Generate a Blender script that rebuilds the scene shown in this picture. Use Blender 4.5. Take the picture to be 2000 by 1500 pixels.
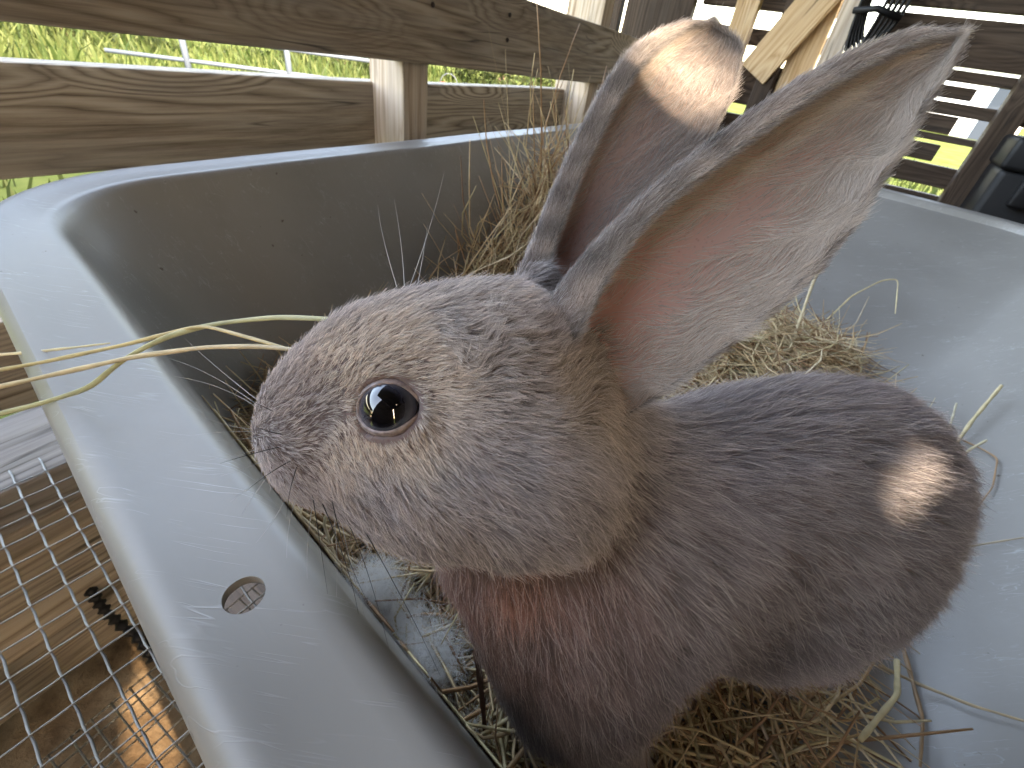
import bpy, bmesh, math, random
import numpy as np
from mathutils import Vector, Matrix

random.seed(7)
rng = np.random.default_rng(7)
for o in list(bpy.data.objects):
    bpy.data.objects.remove(o)
scene = bpy.context.scene
COL = scene.collection

# ------------------------------------------------------------------ camera
F = 890.0                       # focal length in pixels of a 2000 px wide picture
PITCH, ROLL = math.radians(36.6), math.radians(9.6)
fwd = np.array([0, math.cos(PITCH), -math.sin(PITCH)])
r0 = np.array([1.0, 0, 0])
u0 = np.cross(r0, fwd)
rgt = math.cos(ROLL) * r0 + math.sin(ROLL) * u0
upv = -math.sin(ROLL) * r0 + math.cos(ROLL) * u0
cam = bpy.data.cameras.new('camera')
cam.sensor_width = 36
cam.lens = 36 * F / 2000
cam.clip_start, cam.clip_end = 0.005, 2000
cam.dof.use_dof = True
cam.dof.focus_distance = 0.118
cam.dof.aperture_fstop = 36
cam_o = bpy.data.objects.new('camera', cam)
COL.objects.link(cam_o)
cam_o.matrix_world = Matrix(((rgt[0], upv[0], -fwd[0], 0), (rgt[1], upv[1], -fwd[1], 0), (rgt[2], upv[2], -fwd[2], 0), (0, 0, 0, 1)))
scene.camera = cam_o

# ------------------------------------------------------------------ sky, sun, exposure
SUN = np.array([0.45, -0.55, 0.70]); SUN /= np.linalg.norm(SUN)     # towards the sun
world = bpy.data.worlds.new('World'); scene.world = world
world.use_nodes = True
wn = world.node_tree.nodes
sky = wn.new('ShaderNodeTexSky'); sky.sky_type = 'NISHITA'; sky.sun_disc = False
sky.air_density = 1.0; sky.dust_density = 3.0; sky.ozone_density = .4
sky.sun_elevation = math.asin(SUN[2]); sky.sun_rotation = math.atan2(SUN[0], SUN[1])
wn['Background'].inputs['Strength'].default_value = 0.15
world.node_tree.links.new(sky.outputs[0], wn['Background'].inputs['Color'])
sl = bpy.data.lights.new('sun', 'SUN'); sl.energy = 2.0; sl.angle = math.radians(.6); sl.color = (1, .97, .94)
sun_o = bpy.data.objects.new('sun', sl); COL.objects.link(sun_o)
sun_o.rotation_euler = Vector(SUN).to_track_quat('Z', 'Y').to_euler()
vs = scene.view_settings
vs.view_transform = 'Standard'; vs.look = 'None'; vs.gamma = 1; vs.use_curve_mapping = False
vs.exposure = 4.6
vs.use_white_balance = True; vs.white_balance_temperature = 8600; vs.white_balance_tint = 12
scene.cycles.use_denoising = True
scene.cycles.max_bounces = 6
scene.cycles.diffuse_bounces = 3
scene.cycles.glossy_bounces = 2
scene.cycles.use_adaptive_sampling = False
scene.cycles.use_light_tree = False
scene.cycles.transparent_max_bounces = 8
scene.cycles.sample_clamp_indirect = 6
scene.cycles_curves.shape = 'RIBBONS'
scene.cycles_curves.subdivisions = 2

# ------------------------------------------------------------------ helpers
def tag(o, label=None, cat=None, group=None, kind=None):
    if label: o['label'] = label
    if cat: o['category'] = cat
    if group: o['group'] = group
    if kind: o['kind'] = kind
    return o

def link(name, me, mat=None, parent=None):
    o = bpy.data.objects.new(name, me)
    COL.objects.link(o)
    if mat is not None and me is not None:
        me.materials.clear(); me.materials.append(mat)
    if parent is not None: o.parent = parent
    return o

def empty(name, loc=(0, 0, 0)):
    o = bpy.data.objects.new(name, None); o.empty_display_size = .02
    COL.objects.link(o); o.location = loc
    return o

def mesh_np(name, V, Fc, smooth=False):
    me = bpy.data.meshes.new(name)
    me.from_pydata([tuple(map(float, v)) for v in V], [], [tuple(map(int, f)) for f in Fc])
    if smooth: me.polygons.foreach_set('use_smooth', [True] * len(me.polygons))
    me.update()
    return me

def world_at(u, v, d):
    """point seen at picture position (u, v) and depth d metres"""
    return (fwd + rgt * (u - 1000) / F - upv * (v - 750) / F) * d

def on_z(u, v, z):
    d = fwd + rgt * (u - 1000) / F - upv * (v - 750) / F
    return d * (z / d[2])

def img_dir(du, dv, dd=0):
    w = rgt * du - upv * dv + fwd * dd
    return w / np.linalg.norm(w)

def catmull(P, t):
    """P (n,k) control rows, t (m,) in 0..1"""
    P = np.asarray(P, float); n = len(P)
    x = np.clip(np.asarray(t, float), 0, 1) * (n - 1)
    i = np.minimum(x.astype(int), n - 2); f = (x - i)[:, None]
    p0 = P[np.maximum(i - 1, 0)]; p1 = P[i]; p2 = P[i + 1]; p3 = P[np.minimum(i + 2, n - 1)]
    return .5 * (2 * p1 + (p2 - p0) * f + (2 * p0 - 5 * p1 + 4 * p2 - p3) * f * f + (3 * p1 - p0 - 3 * p2 + p3) * f ** 3)

def tube(pts, radii, n=6, flat=1.0, normal=None):
    """verts, faces of a closed tube along pts"""
    pts = np.asarray(pts, float); m = len(pts)
    radii = np.broadcast_to(np.asarray(radii, float), (m,))
    T = np.gradient(pts, axis=0); T /= np.linalg.norm(T, axis=1)[:, None] + 1e-12
    ref = np.array([0, 0, 1.0]) if normal is None else np.asarray(normal, float)
    if abs(T[0] @ ref) > .95: ref = np.array([1.0, 0, 0])
    A = np.cross(T, ref); A /= np.linalg.norm(A, axis=1)[:, None] + 1e-12
    B = np.cross(A, T)
    ang = np.arange(n) * 2 * math.pi / n
    V = pts[:, None, :] + radii[:, None, None] * (np.cos(ang)[None, :, None] * A[:, None, :] + flat * np.sin(ang)[None, :, None] * B[:, None, :])
    V = V.reshape(-1, 3)
    Fc = []
    for i in range(m - 1):
        for j in range(n):
            Fc.append((i * n + j, i * n + (j + 1) % n, (i + 1) * n + (j + 1) % n, (i + 1) * n + j))
    Fc.append(tuple(range(n - 1, -1, -1))); Fc.append(tuple((m - 1) * n + j for j in range(n)))
    return V, Fc

class Build:
    def __init__(s): s.V = []; s.F = []; s.n = 0
    def add(s, V, Fc):
        s.V.append(np.asarray(V)); s.F += [tuple(i + s.n for i in f) for f in Fc]; s.n += len(V)
    def mesh(s, name, smooth=False): return mesh_np(name, np.concatenate(s.V), s.F, smooth)

def box_mesh(name, lx, ly, lz, bevel=.002, segs=6, wob=.0, seed=0):
    """board: long axis X, centred; slightly uneven edges"""
    bm = bmesh.new()
    bmesh.ops.create_cube(bm, size=1)
    bmesh.ops.scale(bm, vec=(lx, ly, lz), verts=bm.verts)
    if segs > 1:
        ed = [e for e in bm.edges if abs(e.verts[0].co.x - e.verts[1].co.x) > lx * .5]
        bmesh.ops.subdivide_edges(bm, edges=ed, cuts=segs - 1, use_grid_fill=True)
    if bevel > 0:
        sharp = [e for e in bm.edges if len(e.link_faces) == 2 and e.calc_face_angle(0) > .7]
        bmesh.ops.bevel(bm, geom=sharp, offset=bevel, segments=2, profile=.6, affect='EDGES', clamp_overlap=True)
    if wob:
        r = random.Random(seed); ph = [r.uniform(0, 6.28) for _ in range(6)]
        for v in bm.verts:
            k = v.co.x / .3
            v.co.z += wob * (math.sin(k * 1.3 + ph[0]) + .5 * math.sin(k * 3.1 + ph[1])) * (1 if v.co.z > 0 else .7)
            v.co.y += wob * .5 * math.sin(k * 1.9 + ph[2])
    me = bpy.data.meshes.new(name); bm.to_mesh(me); bm.free()
    return me

def frame(x, y=None, z=(0, 0, 1)):
    """rotation matrix with local X along x and local Z as near z as it can be"""
    X = Vector(x).normalized(); Z = Vector(z); Y = Z.cross(X).normalized(); Z = X.cross(Y).normalized()
    return Matrix((X, Y, Z)).transposed()

def put(o, loc, rot):
    m = rot.to_4x4(); m.translation = Vector(loc); o.matrix_basis = m
    return o

# ------------------------------------------------------------------ node materials
def new_mat(name):
    m = bpy.data.materials.new(name); m.use_nodes = True
    nt = m.node_tree
    return m, nt, nt.nodes, nt.links, nt.nodes['Principled BSDF']

def ramp(N, stops):
    r = N.new('ShaderNodeValToRGB'); cr = r.color_ramp
    while len(cr.elements) < len(stops): cr.elements.new(.5)
    for e, (p, c) in zip(cr.elements, stops): e.position = p; e.color = (*c, 1)
    return r

def wood(name, dark, mid, light, rough=.75, ring=9.0, knots=True, weather=.4):
    m, nt, N, L, P = new_mat(name)
    tc = N.new('ShaderNodeTexCoord'); oi = N.new('ShaderNodeObjectInfo')
    off = N.new('ShaderNodeVectorMath'); off.operation = 'MULTIPLY_ADD'
    off.inputs[1].default_value = (1, 1, 1)
    sc = N.new('ShaderNodeVectorMath'); sc.operation = 'SCALE'; sc.inputs['Scale'].default_value = 13.7
    cmb = N.new('ShaderNodeCombineXYZ')
    for i in range(3): L.new(oi.outputs['Random'], cmb.inputs[i])
    L.new(cmb.outputs[0], sc.inputs[0]); L.new(tc.outputs['Object'], off.inputs[0]); L.new(sc.outputs[0], off.inputs[2])
    # stretched space: the grain runs along X
    mp = N.new('ShaderNodeMapping'); mp.inputs['Scale'].default_value = (1.3, 9, 9); L.new(off.outputs[0], mp.inputs[0])
    warp = N.new('ShaderNodeTexNoise'); warp.inputs['Scale'].default_value = 1.1; warp.inputs['Detail'].default_value = 2
    L.new(mp.outputs[0], warp.inputs['Vector'])
    wv = N.new('ShaderNodeMath'); wv.operation = 'MULTIPLY'; wv.inputs[1].default_value = ring
    L.new(warp.outputs['Fac'], wv.inputs[0])
    sxyz = N.new('ShaderNodeSeparateXYZ'); L.new(off.outputs[0], sxyz.inputs[0])
    lz = N.new('ShaderNodeMath'); lz.operation = 'MULTIPLY'; lz.inputs[1].default_value = 85; L.new(sxyz.outputs['Z'], lz.inputs[0])
    ly = N.new('ShaderNodeMath'); ly.operation = 'MULTIPLY_ADD'; ly.inputs[1].default_value = 70; L.new(sxyz.outputs['Y'], ly.inputs[0]); L.new(lz.outputs[0], ly.inputs[2])
    wsum = N.new('ShaderNodeMath'); wsum.operation = 'ADD'; L.new(wv.outputs[0], wsum.inputs[0]); L.new(ly.outputs[0], wsum.inputs[1])
    mj = N.new('ShaderNodeMapping'); mj.inputs['Scale'].default_value = (2.2, 34, 34); L.new(off.outputs[0], mj.inputs[0])
    nj = N.new('ShaderNodeTexNoise'); nj.inputs['Scale'].default_value = 1; nj.inputs['Detail'].default_value = 3; L.new(mj.outputs[0], nj.inputs['Vector'])
    jm = N.new('ShaderNodeMath'); jm.operation = 'MULTIPLY_ADD'; jm.inputs[1].default_value = 5.5; L.new(nj.outputs['Fac'], jm.inputs[0]); L.new(wsum.outputs[0], jm.inputs[2])
    val = jm.outputs[0]
    if knots:
        mk = N.new('ShaderNodeMapping'); mk.inputs['Scale'].default_value = (2.2, 9, 9); L.new(off.outputs[0], mk.inputs[0])
        vo = N.new('ShaderNodeTexVoronoi'); vo.inputs['Scale'].default_value = 1.25; L.new(mk.outputs[0], vo.inputs['Vector'])
        kr = N.new('ShaderNodeMapRange'); kr.inputs['From Min'].default_value = 0; kr.inputs['From Max'].default_value = .33
        kr.inputs['To Min'].default_value = 7.0; kr.inputs['To Max'].default_value = 0
        L.new(vo.outputs['Distance'], kr.inputs['Value'])
        ad = N.new('ShaderNodeMath'); ad.operation = 'ADD'; L.new(val, ad.inputs[0]); L.new(kr.outputs[0], ad.inputs[1]); val = ad.outputs[0]
    si = N.new('ShaderNodeMath'); si.operation = 'PINGPONG'; si.inputs[1].default_value = .5; L.new(val, si.inputs[0])
    s2_ = N.new('ShaderNodeMath'); s2_.operation = 'MULTIPLY'; s2_.inputs[1].default_value = 2; L.new(si.outputs[0], s2_.inputs[0])
    sq = N.new('ShaderNodeMath'); sq.operation = 'POWER'; sq.inputs[1].default_value = .55; L.new(s2_.outputs[0], sq.inputs[0])
    fib = N.new('ShaderNodeTexNoise'); fib.inputs['Scale'].default_value = 1; fib.inputs['Detail'].default_value = 6; fib.inputs['Roughness'].default_value = .78
    mf = N.new('ShaderNodeMapping'); mf.inputs['Scale'].default_value = (9, 330, 330); L.new(off.outputs[0], mf.inputs[0]); L.new(mf.outputs[0], fib.inputs['Vector'])
    mx = N.new('ShaderNodeMix'); mx.data_type = 'FLOAT'
    pt = N.new('ShaderNodeTexNoise'); pt.inputs['Scale'].default_value = 2.3; pt.inputs['Detail'].default_value = 3; L.new(mp.outputs[0], pt.inputs['Vector'])
    pr_ = N.new('ShaderNodeMapRange'); pr_.inputs['From Min'].default_value = .35; pr_.inputs['From Max'].default_value = .65; pr_.inputs['To Min'].default_value = .48; pr_.inputs['To Max'].default_value = .90; L.new(pt.outputs['Fac'], pr_.inputs['Value']); L.new(pr_.outputs[0], mx.inputs[0])
    L.new(sq.outputs[0], mx.inputs[2]); L.new(fib.outputs['Fac'], mx.inputs[3])
    cr = ramp(N, [(.30, dark), (.5, mid), (.70, light)]); L.new(mx.outputs[0], cr.inputs[0])
    col = cr.outputs[0]
    # weathered grey bloom
    wz = N.new('ShaderNodeTexNoise'); wz.inputs['Scale'].default_value = 5; wz.inputs['Detail'].default_value = 4; L.new(mp.outputs[0], wz.inputs['Vector'])
    wr = ramp(N, [(.42, (0, 0, 0)), (.68, (weather,) * 3)]); L.new(wz.outputs['Fac'], wr.inputs[0])
    m2 = N.new('ShaderNodeMix'); m2.data_type = 'RGBA'; L.new(wr.outputs[0], m2.inputs[0]); L.new(col, m2.inputs[6]); m2.inputs[7].default_value = (.30, .27, .24, 1)
    # drying cracks
    ck = N.new('ShaderNodeTexNoise'); ck.inputs['Scale'].default_value = 1; ck.inputs['Detail'].default_value = 3
    mc = N.new('ShaderNodeMapping'); mc.inputs['Scale'].default_value = (1.6, 30, 30); L.new(off.outputs[0], mc.inputs[0]); L.new(mc.outputs[0], ck.inputs['Vector'])
    ab = N.new('ShaderNodeMath'); ab.operation = 'SUBTRACT'; ab.inputs[1].default_value = .5; L.new(ck.outputs['Fac'], ab.inputs[0])
    aa = N.new('ShaderNodeMath'); aa.operation = 'ABSOLUTE'; L.new(ab.outputs[0], aa.inputs[0])
    cx = N.new('ShaderNodeMapRange'); cx.inputs['From Max'].default_value = .012; cx.inputs['To Min'].default_value = .75; cx.inputs['To Max'].default_value = 0
    L.new(aa.outputs[0], cx.inputs['Value'])
    gate = N.new('ShaderNodeMapRange'); gate.inputs['From Min'].default_value = .5; gate.inputs['From Max'].default_value = .62; L.new(wz.outputs['Fac'], gate.inputs['Value'])
    cg = N.new('ShaderNodeMath'); cg.operation = 'MULTIPLY'; L.new(cx.outputs[0], cg.inputs[0]); L.new(gate.outputs[0], cg.inputs[1])
    m3 = N.new('ShaderNodeMix'); m3.data_type = 'RGBA'; L.new(cg.outputs[0], m3.inputs[0]); L.new(m2.outputs[2], m3.inputs[6]); m3.inputs[7].default_value = (.02, .015, .012, 1)
    L.new(m3.outputs[2], P.inputs['Base Color'])
    P.inputs['Roughness'].default_value = rough; P.inputs['Specular IOR Level'].default_value = .25
    hs = N.new('ShaderNodeMath'); hs.operation = 'SUBTRACT'; L.new(mx.outputs[0], hs.inputs[0]); L.new(cg.outputs[0], hs.inputs[1])
    bp = N.new('ShaderNodeBump'); bp.inputs['Strength'].default_value = .5; bp.inputs['Distance'].default_value = .0012
    L.new(hs.outputs[0], bp.inputs['Height']); L.new(bp.outputs[0], P.inputs['Normal'])
    return m

def plain(name, c, rough=.6, metal=0, spec=.5, var=0, vscale=8):
    m, nt, N, L, P = new_mat(name)
    P.inputs['Roughness'].default_value = rough; P.inputs['Metallic'].default_value = metal
    P.inputs['Specular IOR Level'].default_value = spec
    if var:
        tc = N.new('ShaderNodeTexCoord'); no = N.new('ShaderNodeTexNoise'); no.inputs['Scale'].default_value = vscale; no.inputs['Detail'].default_value = 5
        L.new(tc.outputs['Object'], no.inputs['Vector'])
        r = ramp(N, [(.3, tuple(x * (1 - var) for x in c)), (.7, tuple(min(1, x * (1 + var)) for x in c))])
        L.new(no.outputs['Fac'], r.inputs[0]); L.new(r.outputs[0], P.inputs['Base Color'])
    else:
        P.inputs['Base Color'].default_value = (*c, 1)
    return m

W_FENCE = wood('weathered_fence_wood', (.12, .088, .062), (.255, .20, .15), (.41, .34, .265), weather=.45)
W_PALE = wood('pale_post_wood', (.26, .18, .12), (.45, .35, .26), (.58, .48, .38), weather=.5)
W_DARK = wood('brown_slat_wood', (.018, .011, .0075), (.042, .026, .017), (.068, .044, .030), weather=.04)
W_TAN = wood('tan_lumber', (.32, .19, .09), (.46, .30, .16), (.56, .40, .24), weather=.1)
W_GREY = wood('grey_ledge_wood', (.09, .076, .07), (.19, .168, .155), (.27, .245, .23), ring=10, knots=False, weather=.5)
M_WIRE = plain('galvanised_wire', (.19, .19, .19), .5, .6, .5, .2, 60)
M_BLACK = plain('black_plastic', (.005, .005, .006), .55, 0, .3)
M_STEEL = plain('grey_gate_steel', (.035, .045, .06), .6, 0, .2)
M_RED = plain('red_bucket_plastic', (.5, .03, .05), .5)
M_WHITE = plain('white_painted_siding', (.78, .79, .80), .6)

# ------------------------------------------------------------------ axes of the pen
E1 = np.array([.45, .893, 0]); E1 /= np.linalg.norm(E1)       # along the plank fence
E2 = np.array([E1[1], -E1[0], 0])                              # to the right of it
G1 = np.array([.51, .86, 0]); G1 /= np.linalg.norm(G1)         # towards the slat wall
G2 = np.array([G1[1], -G1[0], 0])
N2 = np.array([.8, -.6, 0]); N1 = np.array([.6, .8, 0])        # tub's short side and its inward normal
Zv = np.array([0, 0, 1.0])
def st(s, t, z): return E2 * s + E1 * t + Zv * z
def gw(a, d, z): return G2 * a + G1 * d + Zv * z
GROUND = -1.05

# ================================================================== SETTING
def ground_mat():
    m, nt, N, L, P = new_mat('meadow_grass_ground')
    tc = N.new('ShaderNodeTexCoord'); n1 = N.new('ShaderNodeTexNoise'); n1.inputs['Scale'].default_value = 1.6; n1.inputs['Detail'].default_value = 8; n1.inputs['Roughness'].default_value = .7
    L.new(tc.outputs['Object'], n1.inputs['Vector'])
    r = ramp(N, [(.3, (.022, .034, .010)), (.5, (.038, .052, .017)), (.68, (.058, .066, .026)), (.8, (.080, .074, .036))]); L.new(n1.outputs['Fac'], r.inputs[0])
    L.new(r.outputs[0], P.inputs['Base Color']); P.inputs['Roughness'].default_value = 1; P.inputs['Specular IOR Level'].default_value = 0
    return m
def dirt_mat():
    m, nt, N, L, P = new_mat('dry_orange_dirt')
    tc = N.new('ShaderNodeTexCoord'); n1 = N.new('ShaderNodeTexNoise'); n1.inputs['Scale'].default_value = 14; n1.inputs['Detail'].default_value = 10; n1.inputs['Roughness'].default_value = .75
    L.new(tc.outputs['Object'], n1.inputs['Vector'])
    r = ramp(N, [(.3, (.022, .012, .006)), (.5, (.055, .034, .018)), (.7, (.095, .064, .036))]); L.new(n1.outputs['Fac'], r.inputs[0])
    L.new(r.outputs[0], P.inputs['Base Color']); P.inputs['Roughness'].default_value = 1; P.inputs['Specular IOR Level'].default_value = 0
    b = N.new('ShaderNodeBump'); b.inputs['Strength'].default_value = .8; b.inputs['Distance'].default_value = .02; L.new(n1.outputs['Fac'], b.inputs['Height']); L.new(b.outputs[0], P.inputs['Normal'])
    return m
def leaf_mat(name, a, b):
    m, nt, N, L, P = new_mat(name)
    oi = N.new('ShaderNodeNewGeometry'); r = ramp(N, [(0, a), (1, b)]); L.new(oi.outputs['Random Per Island'], r.inputs[0])
    L.new(r.outputs[0], P.inputs['Base Color']); P.inputs['Roughness'].default_value = .6
    P.inputs['Specular IOR Level'].default_value = .1
    tr = N.new('ShaderNodeBsdfTranslucent'); L.new(r.outputs[0], tr.inputs[0])
    mx = N.new('ShaderNodeMixShader'); mx.inputs[0].default_value = .3; L.new(P.outputs[0], mx.inputs[1]); L.new(tr.outputs[0], mx.inputs[2])
    L.new(mx.outputs[0], N['Material Output'].inputs[0])
    return m

g = link('ground', mesh_np('ground', [(-600, -600, GROUND), (600, -600, GROUND), (600, 600, GROUND), (-600, 600, GROUND)], [(0, 1, 2, 3)]), ground_mat())
tag(g, 'sunny green meadow ground spreading beyond the pen', kind='structure')
dirt = []
for k in range(40):
    a = k / 40 * 2 * math.pi; r_ = 1 + .12 * math.sin(3 * a + 1) + .07 * math.sin(7 * a)
    dirt.append(st(.02 + 1.22 * r_ * math.cos(a), .45 + 1.5 * r_ * math.sin(a), GROUND + .004))
d_ = link('dirt_path', mesh_np('dirt_path', dirt, [tuple(range(40))]), dirt_mat())
tag(d_, 'bare orange dirt under the raised wire floor', kind='structure')

# meadow grass and weeds outside the fence (nobody could count them)
V, Fc = [], []
nb = 26000
rr = np.sqrt(rng.uniform(1.6 ** 2, 15 ** 2, nb)); aa = rng.uniform(-2.4, 1.35, nb)
for k in range(nb):
    x, y = rr[k] * math.sin(aa[k]), rr[k] * math.cos(aa[k])
    s_, t_ = x * E2[0] + y * E2[1], x * E1[0] + y * E1[1]
    if s_ > -1.0 and t_ < 2.3: continue
    tall = (.5 + .5 * math.sin(x * 1.3 + 2 * math.sin(y * .7))) * (.9 if s_ < -2 else .25)
    h_ = rng.uniform(.06, .16) + tall * rng.uniform(0, .42)
    w_ = rng.uniform(.006, .014) * (1 + rr[k] * .09)
    an = rng.uniform(0, 6.28); lx, ly = rng.normal(0, .35, 2) * h_
    c, s2 = math.cos(an) * w_, math.sin(an) * w_
    n0 = len(V)
    V += [(x - c, y - s2, GROUND), (x + c, y + s2, GROUND), (x + lx * .4 + c * .8, y + ly * .4 + s2 * .8, GROUND + h_ * .6), (x + lx * .4 - c * .8, y + ly * .4 - s2 * .8, GROUND + h_ * .6), (x + lx, y + ly, GROUND + h_)]
    Fc += [(n0, n0 + 1, n0 + 2, n0 + 3), (n0 + 3, n0 + 2, n0 + 4)]
gr = link('meadow_grass', mesh_np('meadow_grass', V, Fc), leaf_mat('grass_blade', (.012, .024, .005), (.042, .052, .017)))
tag(gr, 'tall sunlit meadow grass and weeds beyond the plank fence', 'grass', kind='stuff')

# ---------------- far thicket, gate, bucket and shed behind the fence
def thicket(name, base, w, h_, n, label, seed):
    r = np.random.default_rng(seed); V, Fc = [], []
    for k in range(n):
        p = r.normal(0, 1, 3); p /= np.linalg.norm(p); p *= r.uniform(.35, 1) ** .5
        q = np.array(base) + np.array([p[0] * w, p[1] * w * .7, (p[2] * .5 + .5) * h_]) + r.normal(0, .06, 3)
        a, b = r.normal(0, 1, 3), r.normal(0, 1, 3); a /= np.linalg.norm(a); b = np.cross(a, b); b /= np.linalg.norm(b)
        sz = r.uniform(.05, .11); n0 = len(V)
        V += [q - a * sz, q + b * sz * .45, q + a * sz, q - b * sz * .45]; Fc.append((n0, n0 + 1, n0 + 2, n0 + 3))
    root = empty(name, base)
    cr = link('crown', mesh_np(name, np.array(V) - np.array(base), Fc), LEAF, root)
    bl = Build()
    for k in range(5):
        e = np.array([r.uniform(-.4, .4) * w, r.uniform(-.3, .3) * w, h_ * .75])
        bl.add(*tube([(0, 0, 0), e * .5 + r.normal(0, .05, 3), e], [.035, .022, .01], 5))
    link('stem', bl.mesh('stem'), W_DARK, root)
    return tag(root, label, 'shrub', 'shrubs at the edge of the meadow')
LEAF = leaf_mat('shrub_leaf', (.016, .027, .008), (.050, .060, .022))
for k, (x, y, w, h_, lb) in enumerate([(-9, 9.5, 2.2, 1.9, 'wide leafy green shrub beyond the grey steel gate'), (-5.2, 12.5, 2.4, 1.7, 'bushy green shrub behind the field gate, under the top plank'),
                                 (-1.5, 14.5, 2.0, 1.3, 'low green shrub seen past the pale fence post'), (-12, 5.0, 2.0, 1.7, 'leafy green shrub at the open end of the plank gap')]):
    thicket('shrub', (x, y, GROUND), w, h_, 2600, lb, 40 + k)

gate = empty('field_gate', (-3.4, 6.6, GROUND))
gd = np.array([.93, .37, 0])
def rail(a, b, r=.022, nm='rail'):
    link(nm, Build.mesh(_b(tube([a, b], r, 8)), nm, True), M_STEEL, gate)
def _b(vf):
    b = Build(); b.add(*vf); return b
for k, x in enumerate((-.85, .0, .85)):
    rail(gd * x * 1.3, gd * x * 1.3 + Zv * 1.0, .035, 'post')
for z in (.35, .6, .85): rail(gd * -1.9 + Zv * z, gd * 1.15 + Zv * z)
tag(gate, 'grey tubular steel field gate standing in the meadow', 'gate')

bk = Build()
prof = [(0, .0), (.12, .0), (.15, .3), (.158, .3), (.158, .315), (.145, .315), (.115, .02), (0, .02)]
ang = np.arange(20) * 2 * math.pi / 20
Vb = np.array([[r * math.cos(a), r * math.sin(a), z] for r, z in prof for a in ang])
bk.add(Vb, [(i * 20 + j, i * 20 + (j + 1) % 20, (i + 1) * 20 + (j + 1) % 20, (i + 1) * 20 + j) for i in range(len(prof) - 1) for j in range(20)])
bo = empty('bucket', (-1.95, 9.3, GROUND)); pail = link('pail', bk.mesh('pail', True), M_RED, bo)
link('handle', _b(tube([(.15 * math.cos(a), 0, .3 + .16 * math.sin(a)) for a in np.linspace(0, math.pi, 14)], .006, 6)).mesh('handle', True), M_STEEL, pail)
tag(bo, 'small red bucket in the meadow by the pale fence post', 'bucket')

shed = empty('white_shed', (27.0, 37.2, GROUND)); shed.scale = (1.5, 2, 1.7)
def part(name, lx, ly, lz, loc, mat, parent, rot=None, **kw):
    o = link(name, box_mesh(name, lx, ly, lz, **kw), mat, parent)
    o.location = loc
    if rot is not None: o.rotation_euler = rot
    return o
for k in range(9): part('siding_board', 3.2, .04, .235, (0, -.9 + .004 * (k % 2), .12 + .24 * k), M_WHITE, shed, bevel=.01, segs=1)
part('wall', 3.15, 1.6, 2.2, (0, 0, 1.1), M_WHITE, shed, bevel=.01, segs=1)
part('roof', 3.6, 2.2, .12, (0, 0, 2.3), M_STEEL, shed, (.12, 0, 0), bevel=.01, segs=1)
part('door', .8, .05, 1.8, (.7, -.94, .9), M_STEEL, shed, bevel=.01, segs=1)
shed.rotation_euler.z = -.75
tag(shed, 'white sided shed in the meadow seen between the slats', 'shed')

# ---------------- plank fence on the left
fence = empty('plank_fence', tuple(st(-.53, .6, GROUND)))
tag(fence, 'weathered brown plank fence on posts beside the grey tub', 'fence')
def fpart(name, lx, ly, lz, s, t, z, mat, tilt=0, rotx=None, seed=0, wob=.0015, bevel=.003, segs=14, vertical=False):
    if vertical: rot = frame((0, 0, 1), z=tuple(E2))
    else: rot = frame(tuple(E1 + Zv * tilt), z=(0, 0, 1))
    o = link(name, box_mesh(name, lx, ly, lz, bevel=bevel, segs=segs, wob=wob, seed=seed), mat, fence)
    put(o, st(s, t, z), rot)
    o.matrix_parent_inverse = fence.matrix_world.inverted() if False else Matrix.Translation(-Vector(fence.location))
    return o
top_plank = fpart('plank', 2.1, .034, .098, -.495, .30, .0123, W_FENCE, -.0155, seed=1)
fpart('plank', 1.5, .034, .098, -.4953, 2.1, -.0155, W_FENCE, -.0155, seed=6)
fpart('plank', 3.6, .030, .082, -.565, .75, -.1105, W_FENCE, -.009, seed=2)
fpart('plank', 3.6, .030, .088, -.565, .75, -.305, W_FENCE, -.004, seed=3)
fpart('plank', 3.6, .030, .088, -.565, .75, -.46, W_FENCE, -.004, seed=4)
fpart('post', 1.12, .048, .062, -.524, .550, -.53, W_PALE, vertical=True, seed=5, wob=.0008)
fpart('post', 1.45, .048, .085, -.535, 1.13, -.36, W_PALE, vertical=True, seed=8, wob=.0008)
fpart('post', 1.12, .048, .062, -.530, -.55, -.53, W_PALE, vertical=True, seed=9, wob=.0008)
# nails in the top plank
for (t, z) in ((.735, .030), (.735, .000), (.56, .022), (.20, .028)):
    nb_ = Build(); nb_.add(*tube([(0, 0, 0), (0, 0, .0015), (0, 0, .0025)], [.0030, .0030, .0018], 10))
    o = link('nail_head', nb_.mesh('nail_head', True), plain('rusted_nail', (.05, .035, .03), .6, .6), top_plank)
    put(o, st(-.4775, t, z), frame(tuple(E1), z=tuple(E2))); o.matrix_parent_inverse = top_plank.matrix_basis.inverted()

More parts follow.
